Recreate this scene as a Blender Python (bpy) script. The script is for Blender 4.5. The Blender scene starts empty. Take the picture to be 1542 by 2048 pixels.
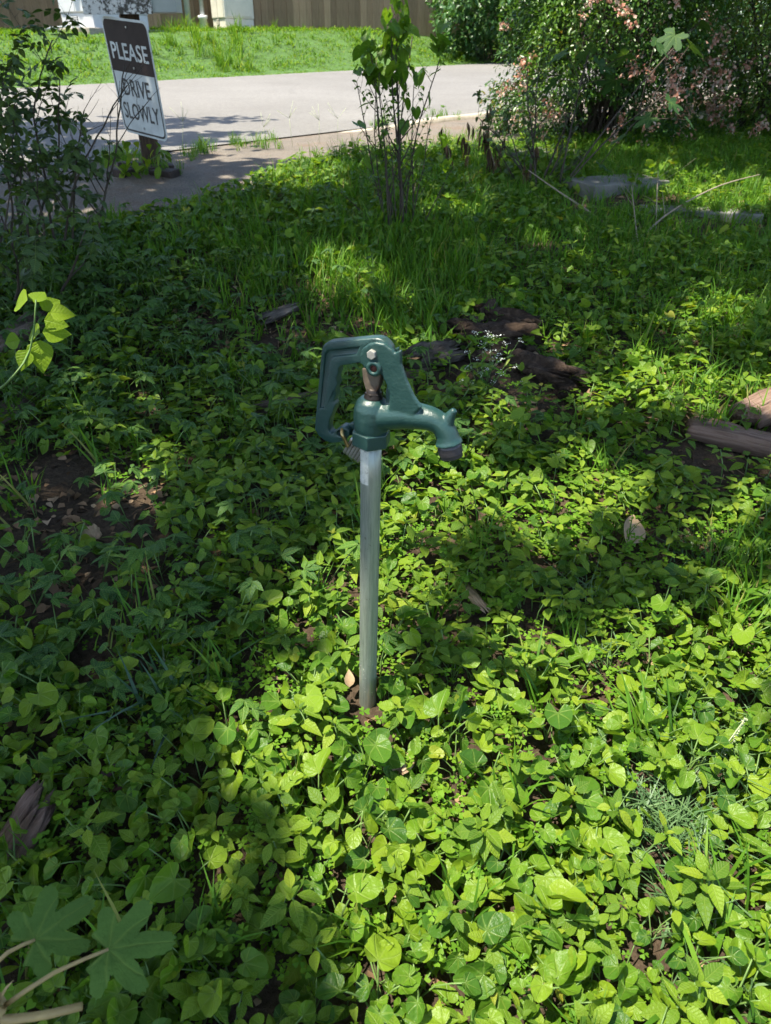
import bpy, bmesh, math, random
import numpy as np
from mathutils import Vector, Matrix, noise as mnoise
from mathutils.geometry import tessellate_polygon

rng = np.random.default_rng(7)
random.seed(7)
R = math.radians
scene = bpy.context.scene
COL = scene.collection

# ------------------------------------------------------------------ camera, sky, sun, exposure
PITCH = R(32.0)
CAM_Z = 1.124
FPX = 1450.0                       # focal length in pixels of the 1542 px wide photograph
cam_d = bpy.data.cameras.new('camera')
cam = bpy.data.objects.new('camera', cam_d)
COL.objects.link(cam)
cam.location = (0, 0, CAM_Z)
cam.rotation_euler = (R(90) - PITCH, 0, 0)
cam_d.sensor_fit = 'HORIZONTAL'
cam_d.sensor_width = 36.0
cam_d.lens = 36.0 * FPX / 1542.0
cam_d.clip_start = 0.02
cam_d.clip_end = 2000
cam_d.dof.use_dof = True
cam_d.dof.focus_distance = 1.55
cam_d.dof.aperture_fstop = 11.0
scene.camera = cam

SUN = np.array([-0.33, -0.12, 0.935]); SUN /= np.linalg.norm(SUN)
world = bpy.data.worlds.new('World'); scene.world = world
world.use_nodes = True
wn = world.node_tree
sky = wn.nodes.new('ShaderNodeTexSky')
sky.sky_type = 'NISHITA'; sky.sun_disc = False
sky.sun_elevation = math.asin(SUN[2])
sky.sun_rotation = math.atan2(SUN[0], SUN[1])
sky.air_density = 1.0; sky.dust_density = 1.2
bg = wn.nodes['Background']; bg.inputs['Strength'].default_value = 0.15
wn.links.new(sky.outputs[0], bg.inputs['Color'])
sun_d = bpy.data.lights.new('sun', 'SUN')
sun_d.energy = 5.0; sun_d.angle = R(0.53); sun_d.color = (1.0, 0.93, 0.78)
sun_o = bpy.data.objects.new('sun', sun_d); COL.objects.link(sun_o)
sun_o.rotation_euler = Vector(SUN).to_track_quat('Z', 'Y').to_euler()
sun_o.location = (-4, -2, 12)
scene.view_settings.view_transform = 'Standard'
scene.view_settings.look = 'None'
scene.view_settings.gamma = 1.0
scene.view_settings.exposure = 1.42
scene.cycles.max_bounces = 6
scene.cycles.diffuse_bounces = 3
scene.cycles.glossy_bounces = 2
scene.cycles.transmission_bounces = 5
scene.cycles.use_adaptive_sampling = True
scene.cycles.adaptive_threshold = 0.02
scene.cycles.caustics_reflective = False
scene.cycles.caustics_refractive = False

# ------------------------------------------------------------------ terrain and picture <-> place helpers
CP, SP = math.cos(PITCH), math.sin(PITCH)
_ty = np.array([-400, -40, -6, -3, 0, .4, 1.03, 2, 3, 4, 4.55, 5.3, 6, 7, 10, 13, 18, 30, 60, 400.])
_tz = np.array([-2, -1.6, -.6, -.35, -.1, -.06, 0, .10, .235, .37, .447, .53, .558, .595, .70, .81, .995, 1.4, 1.8, 2.2])
_yy = np.linspace(-12, 40, 5200)
_zz = np.interp(_yy, _ty, _tz)
_k = np.hanning(61); _k /= _k.sum()
_zs = np.convolve(np.pad(_zz, 30, mode='edge'), _k, mode='valid')
_zs[:60] = _zz[:60]; _zs[-60:] = _zz[-60:]

def hbase(y):
    y = np.asarray(y, float)
    return np.where((y > -11) & (y < 39), np.interp(y, _yy, _zs), np.interp(y, _ty, _tz))

RD = np.array([0.72, 0.694]); RNL = np.array([-0.694, 0.72]); RP0 = np.array([-1.46, 6.0])
ROADW = 6.9
def road_v(x, y): return RNL[0] * (np.asarray(x) - RP0[0]) + RNL[1] * (np.asarray(y) - RP0[1])
def road_u(x, y): return RD[0] * (np.asarray(x) - RP0[0]) + RD[1] * (np.asarray(y) - RP0[1])
def road_xy(u, v): return RP0[0] + RD[0] * u + RNL[0] * v, RP0[1] + RD[1] * u + RNL[1] * v
def smooth(a, b, x):
    t = np.clip((np.asarray(x, float) - a) / (b - a), 0, 1); return t * t * (3 - 2 * t)
def sines(x, y, f, seed, z=0.0):
    r = np.random.default_rng(seed); out = 0
    for i in range(7):
        a = r.uniform(0, 6.28); k = f * r.uniform(.6, 1.7); kz = f * r.uniform(-1.2, 1.2)
        out = out + np.sin(x * k * math.cos(a) + y * k * math.sin(a) + z * kz + r.uniform(0, 6.28))
    return out / 3.2
def H(x, y):
    x = np.asarray(x, float); y = np.asarray(y, float)
    v = road_v(x, y); u = road_u(x, y)
    bank = smooth(6.9, 9.6, v) * (0.62 - 0.10 * smooth(9, 16, u)) + 0.02 * smooth(7, 8, v) * sines(x, y, 1.3, 5)
    near = 0.018 * sines(x, y, 2.6, 3) * smooth(6.2, 5.0, y) * smooth(-.4, -1.2, v)
    return hbase(y) + bank + near
def proj(x, y, z):
    x = np.asarray(x, float); d = CAM_Z - np.asarray(z, float); y = np.asarray(y, float)
    Zc = y * CP + d * SP; Yc = -d * CP + y * SP
    Zs = np.where(Zc > .05, Zc, .05)
    px = 771 + FPX * x / Zs; py = 1024 - FPX * Yc / Zs
    bad = Zc <= .05
    return np.where(bad, -9999, px), np.where(bad, 9999, py)
def ray(px, py):
    cx = (px - 771) / FPX; cy = (1024 - py) / FPX
    d = np.array([cx, CP + cy * SP, -SP + cy * CP]); return d
_tt = 0.25 * 1.006 ** np.arange(930)
def at(px, py):
    d = ray(px, py); o = np.array([0, 0, CAM_Z]); P = o + d[None] * _tt[:, None]
    hit = P[:, 2] <= H(P[:, 0], P[:, 1])
    k = int(np.argmax(hit)) if hit.any() else len(_tt) - 1
    t = np.linspace(_tt[max(k - 1, 0)], _tt[k], 40); P = o + d[None] * t[:, None]
    hit = P[:, 2] <= H(P[:, 0], P[:, 1]); p = P[int(np.argmax(hit)) if hit.any() else -1]
    return np.array([p[0], p[1], float(H(p[0], p[1]))])
def at_y(px, py, y):
    d = ray(px, py); t = y / d[1]; return np.array([d[0] * t, y, CAM_Z + d[2] * t])

_bx = np.array([-30, -6, -1.96, -1.43, -.95, -.75, -.26, .85, 1.5, 2.4, 6, 30.])
_by = np.array([-8, 2.3, 3.72, 4.06, 4.38, 4.75, 5.4, 5.85, 6.9, 8.6, 12, 36.])
def bed_edge(x): return np.interp(x, _bx, _by)
def bed_d(x, y): return (bed_edge(x) - np.asarray(y)) + .07 * sines(np.asarray(x), np.asarray(y), 7, 12)

# ------------------------------------------------------------------ materials
MATS = {}
def new_mat(name):
    m = bpy.data.materials.new(name); m.use_nodes = True
    nt = m.node_tree; MATS[name] = m
    return m, nt, nt.nodes['Principled BSDF'], nt.nodes['Material Output']
def N(nt, t, **kw):
    n = nt.nodes.new('ShaderNode' + t)
    for k, v in kw.items():
        if k in n.inputs: n.inputs[k].default_value = v
        else: setattr(n, k, v)
    return n
def math_n(nt, op, a, b=None, clamp=False):
    n = nt.nodes.new('ShaderNodeMath'); n.operation = op; n.use_clamp = clamp
    for i, s in enumerate((a, b)):
        if s is None: continue
        if isinstance(s, (int, float)): n.inputs[i].default_value = s
        else: nt.links.new(s, n.inputs[i])
    return n.outputs[0]
def ramp(nt, fac, stops):
    n = nt.nodes.new('ShaderNodeValToRGB'); cr = n.color_ramp
    while len(cr.elements) < len(stops): cr.elements.new(.5)
    for e, (p, c) in zip(cr.elements, stops):
        e.position = p; e.color = (*c, 1)
    nt.links.new(fac, n.inputs[0]); return n.outputs[0]
def mixc(nt, fac, a, b, mode='MIX'):
    n = nt.nodes.new('ShaderNodeMix'); n.data_type = 'RGBA'; n.blend_type = mode
    for s, i in ((fac, 0), (a, 6), (b, 7)):
        if isinstance(s, (int, float)): n.inputs[i].default_value = s
        elif isinstance(s, tuple): n.inputs[i].default_value = (*s, 1)
        else: nt.links.new(s, n.inputs[i])
    return n.outputs[2]
def noise_n(nt, vec, scale, detail=4, rough=.55, dist=0):
    n = N(nt, 'TexNoise', Scale=scale, Detail=detail, Roughness=rough, Distortion=dist)
    if vec is not None: nt.links.new(vec, n.inputs['Vector'])
    return n.outputs[0]
def bump_n(nt, height, strength, dist, bsdf):
    b = N(nt, 'Bump', Strength=strength, Distance=dist)
    nt.links.new(height, b.inputs['Height']); nt.links.new(b.outputs[0], bsdf.inputs['Normal']); return b
def mapping(nt, src, scale):
    mp = N(nt, 'Mapping'); mp.inputs['Scale'].default_value = scale
    nt.links.new(src, mp.inputs[0]); return mp.outputs[0]

def leaf_mat(name, stops, vein=None, rough=.42, trans=.34, tcol=(1.35, 1.25, .55), spec=.45, blotch=.25, vs=.34):
    m, nt, p, out = new_mat(name)
    at_ = N(nt, 'Attribute'); at_.attribute_name = 'rnd'
    oi = N(nt, 'ObjectInfo')
    r = math_n(nt, 'FRACT', math_n(nt, 'ADD', at_.outputs['Fac'], math_n(nt, 'MULTIPLY', oi.outputs['Random'], 0.999)))
    col = ramp(nt, r, stops)
    tc = N(nt, 'TexCoord')
    if blotch:
        n1 = noise_n(nt, tc.outputs['Object'], 38, 3)
        col = mixc(nt, math_n(nt, 'MULTIPLY', n1, blotch), col, mixc(nt, 1.0, col, (1.35, 1.2, .7), 'MULTIPLY'))
    if vein:
        uv = N(nt, 'UVMap'); sx = N(nt, 'SeparateXYZ'); nt.links.new(uv.outputs[0], sx.inputs[0])
        u, v = sx.outputs[0], sx.outputs[1]
        if vein == 'radial':
            a = math_n(nt, 'ARCTAN2', u, v)
            rr = math_n(nt, 'SQRT', math_n(nt, 'ADD', math_n(nt, 'MULTIPLY', u, u), math_n(nt, 'MULTIPLY', v, v)))
            aw = math_n(nt, 'ADD', a, math_n(nt, 'MULTIPLY', math_n(nt, 'MULTIPLY', rr, rr), math_n(nt, 'MULTIPLY', u, .5)))
            s = math_n(nt, 'MULTIPLY', math_n(nt, 'ABSOLUTE', math_n(nt, 'SINE', math_n(nt, 'MULTIPLY', aw, 4.0))), math_n(nt, 'ADD', math_n(nt, 'MULTIPLY', rr, rr), .05))
            h = math_n(nt, 'POWER', math_n(nt, 'MULTIPLY', s, 11.0, True), .7)
        else:
            au = math_n(nt, 'ABSOLUTE', u)
            mid = math_n(nt, 'MULTIPLY', au, 30.0, True)
            f = math_n(nt, 'FRACT', math_n(nt, 'SUBTRACT', math_n(nt, 'MULTIPLY', v, 7.0), math_n(nt, 'MULTIPLY', au, 5.0)))
            sd = math_n(nt, 'MULTIPLY', math_n(nt, 'ABSOLUTE', math_n(nt, 'SUBTRACT', f, .5)), 6.0, True)
            h = math_n(nt, 'MINIMUM', mid, sd)
        col = mixc(nt, h, mixc(nt, vs, col, (.26, .36, .07)), col)
        pk = noise_n(nt, tc.outputs['Object'], 150, 2)
        bump_n(nt, math_n(nt, 'ADD', math_n(nt, 'MULTIPLY', h, .5), pk), .55, .0035, p)
    nt.links.new(col, p.inputs['Base Color'])
    p.inputs['Roughness'].default_value = rough
    p.inputs['Specular IOR Level'].default_value = spec
    if trans:
        tr = N(nt, 'BsdfTranslucent')
        nt.links.new(mixc(nt, 1.0, col, tcol, 'MULTIPLY'), tr.inputs['Color'])
        mx = N(nt, 'MixShader'); mx.inputs[0].default_value = trans
        nt.links.new(p.outputs[0], mx.inputs[1]); nt.links.new(tr.outputs[0], mx.inputs[2])
        nt.links.new(mx.outputs[0], out.inputs['Surface'])
    return m

def plain_mat(name, col, rough=.6, var=.25, scale=30, metal=0, bump=.15, bdist=.002, stretch=None, coord='Object', dark=None, spec=.5):
    m, nt, p, out = new_mat(name)
    tc = N(nt, 'TexCoord'); v = tc.outputs[coord]
    if stretch: v = mapping(nt, v, stretch)
    n1 = noise_n(nt, v, scale, 6, .65)
    lo = tuple(c * (1 - var) for c in col) if dark is None else dark
    hi = tuple(min(1, c * (1 + var)) for c in col)
    c = ramp(nt, n1, [(.3, lo), (.5, col), (.72, hi)])
    nt.links.new(c, p.inputs['Base Color'])
    p.inputs['Roughness'].default_value = rough
    p.inputs['Metallic'].default_value = metal
    p.inputs['Specular IOR Level'].default_value = spec
    if bump: bump_n(nt, n1, bump, bdist, p)
    return m

M = {}
M['violet'] = leaf_mat('violet_leaf', [(0, (.038, .108, .012)), (.3, (.072, .165, .013)), (.65, (.112, .215, .014)), (.99, (.175, .27, .016)), (1, (.26, .27, .03))], 'radial', .42, .38, spec=.30, vs=.48)
M['ovate'] = leaf_mat('ovate_leaf', [(0, (.062, .14, .013)), (.4, (.115, .21, .014)), (.8, (.16, .26, .016)), (.992, (.21, .29, .02)), (1, (.28, .26, .04))], 'pinnate', .5, .40, spec=.25)
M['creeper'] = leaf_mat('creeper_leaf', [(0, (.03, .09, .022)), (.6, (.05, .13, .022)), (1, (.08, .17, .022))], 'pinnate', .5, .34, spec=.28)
M['oxalis'] = leaf_mat('clover_leaf', [(0, (.08, .195, .013)), (1, (.14, .27, .018))], None, .6, .4, spec=.2)
M['grass'] = leaf_mat('grass_blade', [(0, (.055, .15, .014)), (.6, (.09, .215, .016)), (.93, (.13, .25, .02)), (1, (.26, .24, .08))], None, .5, .40, spec=.25)
M['bankgrass'] = leaf_mat('bank_grass_blade', [(0, (.045, .13, .009)), (.4, (.085, .195, .011)), (.8, (.13, .24, .015)), (1, (.22, .27, .03))], None, .6, .36, spec=.15)
M['greygrass'] = leaf_mat('bluish_grass_blade', [(0, (.07, .15, .06)), (1, (.12, .21, .085))], None, .5, .3)
M['strap'] = leaf_mat('strap_blade', [(0, (.012, .05, .018)), (1, (.03, .085, .025))], None, .35, .2)
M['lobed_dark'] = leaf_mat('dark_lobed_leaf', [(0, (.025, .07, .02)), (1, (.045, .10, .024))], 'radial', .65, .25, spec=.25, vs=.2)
M['stem'] = plain_mat('green_stem', (.11, .19, .045), .55, .3, 20)
M['shrubleaf'] = leaf_mat('shrub_leaf', [(0, (.022, .055, .014)), (.6, (.038, .085, .017)), (1, (.07, .12, .02))], 'pinnate', .5, .3)
M['bigheart'] = leaf_mat('vine_heart_leaf', [(0, (.06, .15, .016)), (.6, (.10, .21, .018)), (1, (.14, .25, .02))], 'radial', .42, .45)
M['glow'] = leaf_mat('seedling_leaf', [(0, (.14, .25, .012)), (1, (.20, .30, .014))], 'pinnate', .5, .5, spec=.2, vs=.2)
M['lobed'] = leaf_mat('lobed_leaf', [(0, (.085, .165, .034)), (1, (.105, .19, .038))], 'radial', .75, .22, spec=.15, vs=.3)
M['abelia'] = leaf_mat('abelia_leaf', [(0, (.022, .07, .012)), (.5, (.05, .125, .016)), (.85, (.10, .19, .02)), (1, (.20, .14, .04))], None, .35, .32)
M['bushleaf'] = leaf_mat('round_bush_leaf', [(0, (.03, .09, .025)), (.6, (.06, .15, .035)), (1, (.12, .22, .05))], None, .4, .3)
M['canopy'] = leaf_mat('canopy_leaf', [(0, (.03, .08, .015)), (1, (.07, .14, .02))], None, .5, .3, blotch=0)
M['flower'] = leaf_mat('pink_blossom', [(0, (.46, .19, .13)), (.4, (.56, .31, .23)), (.75, (.64, .46, .37)), (1, (.70, .62, .53))], None, .6, .35, (1, .9, .85), .2, 0)
M['white_flower'] = leaf_mat('white_blossom', [(0, (.75, .78, .72)), (1, (.8, .8, .76))], None, .6, .3, (1, 1, 1), .2, 0)
M['twig'] = plain_mat('twig_bark', (.055, .042, .03), .85, .45, 60)
M['twig_pale'] = plain_mat('dry_twig', (.26, .21, .15), .85, .35, 60)
M['deadleaf'] = leaf_mat('withered_leaf', [(0, (.05, .035, .025)), (.7, (.11, .075, .045)), (1, (.2, .13, .075))], None, .8, .15, (1, .8, .6), .2)
M['litter'] = leaf_mat('leaf_litter', [(0, (.045, .03, .02)), (.4, (.12, .075, .045)), (.8, (.24, .15, .09)), (1, (.38, .28, .19))], None, .85, .05, (1, .8, .6), .2)

def soil_mat():
    m, nt, p, out = new_mat('soil_with_litter')
    tc = N(nt, 'TexCoord'); v = tc.outputs['Object']
    n1 = noise_n(nt, v, 9, 8, .7); n2 = noise_n(nt, v, 70, 5, .7)
    c1 = ramp(nt, n1, [(.25, (.028, .019, .013)), (.5, (.06, .04, .026)), (.75, (.11, .075, .048))])
    c2 = ramp(nt, n2, [(.35, (.022, .016, .011)), (.6, (.085, .062, .042)), (.78, (.22, .165, .115))])
    c = mixc(nt, .55, c1, c2)
    nt.links.new(c, p.inputs['Base Color']); p.inputs['Roughness'].default_value = .95
    p.inputs['Specular IOR Level'].default_value = .15
    bump_n(nt, n2, .9, .012, p); return m
def road_mat():
    m, nt, p, out = new_mat('worn_pale_asphalt')
    tc = N(nt, 'TexCoord'); v = tc.outputs['Object']
    n1 = noise_n(nt, v, .6, 5, .6); n2 = noise_n(nt, v, 130, 3, .6); n3 = noise_n(nt, mapping(nt, v, (1, 1, 1)), 3.2, 6, .7)
    c = ramp(nt, n1, [(.3, (.148, .142, .134)), (.6, (.18, .174, .165)), (.8, (.207, .20, .19))])
    g = ramp(nt, n2, [(.3, (.62, .62, .62)), (.5, (1, 1, 1)), (.7, (1.25, 1.24, 1.2))])
    c = mixc(nt, 1.0, c, g, 'MULTIPLY')
    c = mixc(nt, math_n(nt, 'MULTIPLY', n3, .4), c, (.11, .10, .094))
    n4 = noise_n(nt, v, 22, 5, .75)
    c = mixc(nt, 1.0, c, ramp(nt, n4, [(.3, (.78, .78, .78)), (.5, (1, 1, 1)), (.7, (1.15, 1.15, 1.14))]), 'MULTIPLY')
    vo = N(nt, 'TexVoronoi', Scale=.55); vo.feature = 'DISTANCE_TO_EDGE'; nt.links.new(v, vo.inputs['Vector'])
    crack = math_n(nt, 'LESS_THAN', vo.outputs[0], .006)
    c = mixc(nt, math_n(nt, 'MULTIPLY', crack, .18), c, (.09, .085, .08))
    nt.links.new(c, p.inputs['Base Color']); p.inputs['Roughness'].default_value = .9
    p.inputs['Specular IOR Level'].default_value = .25
    bump_n(nt, n2, .6, .004, p); return m
def shoulder_mat():
    m, nt, p, out = new_mat('brown_gravelly_shoulder')
    tc = N(nt, 'TexCoord'); v = tc.outputs['Object']
    n1 = noise_n(nt, v, 2.2, 6, .7); n2 = noise_n(nt, v, 95, 5, .7)
    c = ramp(nt, n1, [(.3, (.11, .098, .086)), (.5, (.155, .135, .115)), (.62, (.15, .115, .09)), (.78, (.21, .185, .16))])
    g = ramp(nt, n2, [(.3, (.55, .52, .5)), (.5, (1, 1, 1)), (.72, (1.5, 1.45, 1.35))])
    c = mixc(nt, 1.0, c, g, 'MULTIPLY')
    nt.links.new(c, p.inputs['Base Color']); p.inputs['Roughness'].default_value = .95
    p.inputs['Specular IOR Level'].default_value = .2
    bump_n(nt, n2, .8, .008, p); return m
def wood_mat(name, c0, c1, c2, stretch=(14, 1.2, 14), scale=9, rough=.85, bump=.7, bd=.006):
    m, nt, p, out = new_mat(name)
    tc = N(nt, 'TexCoord'); v = mapping(nt, tc.outputs['Object'], stretch)
    n1 = noise_n(nt, v, scale, 8, .7, .4); n2 = noise_n(nt, tc.outputs['Object'], 6, 4, .6)
    c = ramp(nt, n1, [(.28, c0), (.5, c1), (.72, c2)])
    c = mixc(nt, math_n(nt, 'MULTIPLY', n2, .5), c, c1)
    oi = N(nt, 'ObjectInfo')
    hsv = N(nt, 'HueSaturation'); nt.links.new(c, hsv.inputs['Color'])
    nt.links.new(math_n(nt, 'ADD', math_n(nt, 'MULTIPLY', oi.outputs['Random'], .5), .75), hsv.inputs['Value'])
    nt.links.new(hsv.outputs[0], p.inputs['Base Color']); p.inputs['Roughness'].default_value = rough
    p.inputs['Specular IOR Level'].default_value = .2
    bump_n(nt, n1, bump, bd, p); return m
M['soil'] = soil_mat(); M['road'] = road_mat(); M['shoulder'] = shoulder_mat()
M['thatch'] = plain_mat('grass_thatch', (.045, .10, .014), .95, .5, 14, bump=.6, bdist=.03)
M['rotten'] = wood_mat('rotten_wood', (.010, .007, .005), (.045, .03, .021), (.13, .09, .062), (3, 3, 3), 11, .95, 1.0, .018)
M['greywood'] = wood_mat('grey_rotten_wood', (.02, .016, .013), (.085, .07, .058), (.20, .17, .145), (10, 1.6, 10), 5, .95, 1.0, .010)
M['barkchunk'] = wood_mat('weathered_bark', (.05, .036, .028), (.155, .115, .088), (.30, .235, .185), (12, 2, 12), 5, .95, 1.0, .008)
M['lumber'] = wood_mat('weathered_lumber', (.05, .03, .022), (.21, .135, .10), (.37, .27, .21), (30, 1.2, 30), 4, .9, 1.0, .008)
M['chip'] = wood_mat('pale_wood_chip', (.20, .12, .07), (.42, .29, .18), (.62, .48, .33), (40, 6, 40), 4, .9, .8, .003)
M['fence'] = wood_mat('fence_board', (.16, .108, .064), (.27, .185, .112), (.34, .245, .155), (12, 12, .8), 5, .9, .5, .004)
M['post'] = wood_mat('dark_post', (.018, .012, .009), (.06, .04, .028), (.13, .09, .065), (16, 16, 1.2), 6, .85, .8, .006)
M['pole'] = wood_mat('utility_pole_wood', (.09, .07, .05), (.19, .15, .11), (.28, .23, .175), (12, 12, .8), 5, .9, .6, .006)
M['concrete'] = plain_mat('concrete', (.15, .145, .128), .92, .45, 9, bump=.5, bdist=.006)
M['brick'] = plain_mat('dark_brick', (.05, .035, .03), .92, .4, 25, bump=.5, bdist=.004)
M['stone'] = plain_mat('pale_stone', (.5, .48, .45), .85, .25, 14, bump=.4, bdist=.004)

def obj_from(name, mesh, parent=None, mats=()):
    o = bpy.data.objects.new(name, mesh); COL.objects.link(o)
    for m in mats: mesh.materials.append(m)
    if parent is not None: o.parent = parent
    return o
def tag(o, label, cat, group=None, kind=None):
    o['label'] = label; o['category'] = cat
    if group: o['group'] = group
    if kind: o['kind'] = kind
    return o
def struct(o): o['kind'] = 'structure'; return o
def empty(name, loc, rz=0):
    o = bpy.data.objects.new(name, None); COL.objects.link(o)
    o.location = tuple(float(c) for c in loc); o.rotation_euler = (0, 0, rz); o.empty_display_size = .05; return o

# ---- array mesh collector
class Acc:
    def __init__(s):
        s.v = []; s.f = {3: [], 4: []}; s.fm = {3: [], 4: []}; s.uv = []; s.r = []; s.n = 0
    def add(s, V, F, UV=None, rnd=0.0, mat=0):
        V = np.asarray(V, float).reshape(-1, 3); n = len(V)
        s.v.append(V)
        s.uv.append(np.zeros((n, 2)) if UV is None else np.asarray(UV, float).reshape(-1, 2))
        s.r.append(np.full(n, rnd) if np.isscalar(rnd) else np.asarray(rnd, float))
        for k in (3, 4):
            if k in F and len(F[k]):
                f = np.asarray(F[k], np.int64).reshape(-1, k) + s.n
                s.f[k].append(f)
                s.fm[k].append(np.full(len(f), mat) if np.isscalar(mat) else np.asarray(mat[k]))
        s.n += n
    def cat(s):
        V = np.concatenate(s.v); UV = np.concatenate(s.uv); r = np.concatenate(s.r)
        F = {k: (np.concatenate(s.f[k]) if s.f[k] else np.zeros((0, k), np.int64)) for k in (3, 4)}
        FM = {k: (np.concatenate(s.fm[k]) if s.fm[k] else np.zeros(0, np.int64)) for k in (3, 4)}
        return V, F, UV, r, FM
    def inst(s, T, Rm, P, rnd=None):
        """T = cat() tuple; Rm (N,3,3) incl. scale; P (N,3)"""
        V, F, UV, r, FM = T; n = len(V); P = np.asarray(P, float); m = len(P)
        if m == 0: return
        W = np.einsum('nij,vj->nvi', Rm, V) + P[:, None, :]
        rr = np.tile(r, m) if rnd is None else (r[None, :] + np.asarray(rnd)[:, None]).ravel() % 1.0
        off = (np.arange(m) * n)
        s.v.append(W.reshape(-1, 3)); s.uv.append(np.tile(UV, (m, 1))); s.r.append(rr)
        for k in (3, 4):
            if len(F[k]):
                s.f[k].append((F[k][None] + off[:, None, None]).reshape(-1, k) + s.n)
                s.fm[k].append(np.tile(FM[k], m))
        s.n += n * m
    def tube(s, pts, rad, sides=5, rnd=0.0, mat=0):
        pts = np.asarray(pts, float); K = len(pts)
        rad = np.interp(np.linspace(0, 1, K), np.linspace(0, 1, len(np.atleast_1d(rad))), np.atleast_1d(rad))
        t = np.gradient(pts, axis=0); t /= np.linalg.norm(t, axis=1)[:, None] + 1e-9
        ref = np.array([.31, .95, .05]) if abs(t[0][2]) > .6 else np.array([0.05, .1, 1.0])
        a = np.cross(t, ref); a /= np.linalg.norm(a, axis=1)[:, None] + 1e-9
        b = np.cross(t, a)
        th = np.arange(sides) * 2 * math.pi / sides
        V = (pts[:, None] + rad[:, None, None] * (np.cos(th)[None, :, None] * a[:, None] + np.sin(th)[None, :, None] * b[:, None])).reshape(-1, 3)
        i = np.arange(K - 1)[:, None] * sides; j = np.arange(sides)[None]; j2 = (j + 1) % sides
        F4 = np.stack([i + j, i + j2, i + sides + j2, i + sides + j], -1).reshape(-1, 4)
        V = np.vstack([V, pts[0], pts[-1]]); c0 = len(V) - 2; e = (K - 1) * sides
        F3 = [[c0, (q + 1) % sides, q] for q in range(sides)] + [[c0 + 1, e + q, e + (q + 1) % sides] for q in range(sides)]
        s.add(V, {4: F4, 3: np.array(F3)}, None, rnd, mat)
    def mesh(s, name, smooth_=True):
        V, F, UV, r, FM = s.cat()
        me = bpy.data.meshes.new(name)
        n3, n4 = len(F[3]), len(F[4])
        loops = np.concatenate([F[3].ravel(), F[4].ravel()]).astype(np.int32)
        me.vertices.add(len(V)); me.vertices.foreach_set('co', V.astype(np.float32).ravel())
        me.loops.add(len(loops)); me.loops.foreach_set('vertex_index', loops)
        me.polygons.add(n3 + n4)
        st = np.concatenate([np.arange(n3) * 3, n3 * 3 + np.arange(n4) * 4]).astype(np.int32)
        me.polygons.foreach_set('loop_start', st)
        me.polygons.foreach_set('material_index', np.concatenate([FM[3], FM[4]]).astype(np.int32))
        if smooth_: me.polygons.foreach_set('use_smooth', np.ones(n3 + n4, bool))
        uvl = me.uv_layers.new(name='UVMap'); uvl.data.foreach_set('uv', UV[loops].astype(np.float32).ravel())
        a = me.attributes.new('rnd', 'FLOAT', 'POINT'); a.data.foreach_set('value', r.astype(np.float32))
        me.update(calc_edges=True); me.validate()
        return me
    def build(s, name, mats, parent=None, smooth_=True):
        return obj_from(name, s.mesh(name, smooth_), parent, mats)

def rotz(a):
    a = np.asarray(a, float); z = np.zeros_like(a); o = np.ones_like(a); c, s_ = np.cos(a), np.sin(a)
    return np.stack([np.stack([c, -s_, z], -1), np.stack([s_, c, z], -1), np.stack([z, z, o], -1)], -2)
def rotx(a):
    a = np.asarray(a, float); z = np.zeros_like(a); o = np.ones_like(a); c, s_ = np.cos(a), np.sin(a)
    return np.stack([np.stack([o, z, z], -1), np.stack([z, c, -s_], -1), np.stack([z, s_, c], -1)], -2)
def roty(a):
    a = np.asarray(a, float); z = np.zeros_like(a); o = np.ones_like(a); c, s_ = np.cos(a), np.sin(a)
    return np.stack([np.stack([c, z, s_], -1), np.stack([z, o, z], -1), np.stack([-s_, z, c], -1)], -2)
def leafR(yaw, pitch, roll, sc=1.0):
    sc = np.asarray(sc, float)
    return rotz(yaw) @ rotx(pitch) @ roty(roll) * (sc[..., None, None] if sc.ndim else sc)
def one(yaw, pitch, roll, sc=1.0):
    return leafR(np.array([yaw]), np.array([pitch]), np.array([roll]), np.array([sc]))

# ---- leaf shapes; local frame: base at origin, +Y to the tip, Z the upper side, about 1 long
def fan_leaf(outline, rings=(.45, 1.0), zf=None, center=(0, 0)):
    o = np.asarray(outline, float); K = len(o); V = [np.array([center[0], center[1], 0.])]
    for q in rings:
        for p in o:
            x = center[0] + (p[0] - center[0]) * q; y = center[1] + (p[1] - center[1]) * q; V.append(np.array([x, y, 0.]))
    V = np.array(V); UV = V[:, :2].copy()
    if zf is not None: V[:, 2] = zf(V[:, 0], V[:, 1])
    F3 = [[0, 1 + i, 1 + (i + 1) % K] for i in range(K)]
    F4 = [[1 + r * K + i, 1 + (r + 1) * K + i, 1 + (r + 1) * K + (i + 1) % K, 1 + r * K + (i + 1) % K] for r in range(len(rings) - 1) for i in range(K)]
    return V, {3: np.array(F3), 4: np.array(F4).reshape(-1, 4)}, UV
def grid_leaf(wf, ny=6, zf=None, fold=.25, L=1.0, curl=0.0):
    V = []; UV = []
    for i in range(ny + 1):
        t = i / ny
        for s_ in (-1, 0, 1):
            x = s_ * wf(t); V.append([x, t * L, abs(x) * fold - curl * t * t]); UV.append([x, t])
    V = np.array(V); F4 = [[i * 3 + j, i * 3 + j + 1, i * 3 + j + 4, i * 3 + j + 3] for i in range(ny) for j in range(2)]
    # faces wound so that the normal points to +Z
    return V, {4: np.array(F4)}, np.array(UV)
HEART = [(0, 1.0), (.17, .92), (.34, .78), (.47, .58), (.54, .34), (.54, .08), (.46, -.14), (.32, -.27), (.17, -.26), (.06, -.13)]
HEARTO = HEART + [(0, -.02)] + [(-x, y) for x, y in HEART[:0:-1]]
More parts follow.
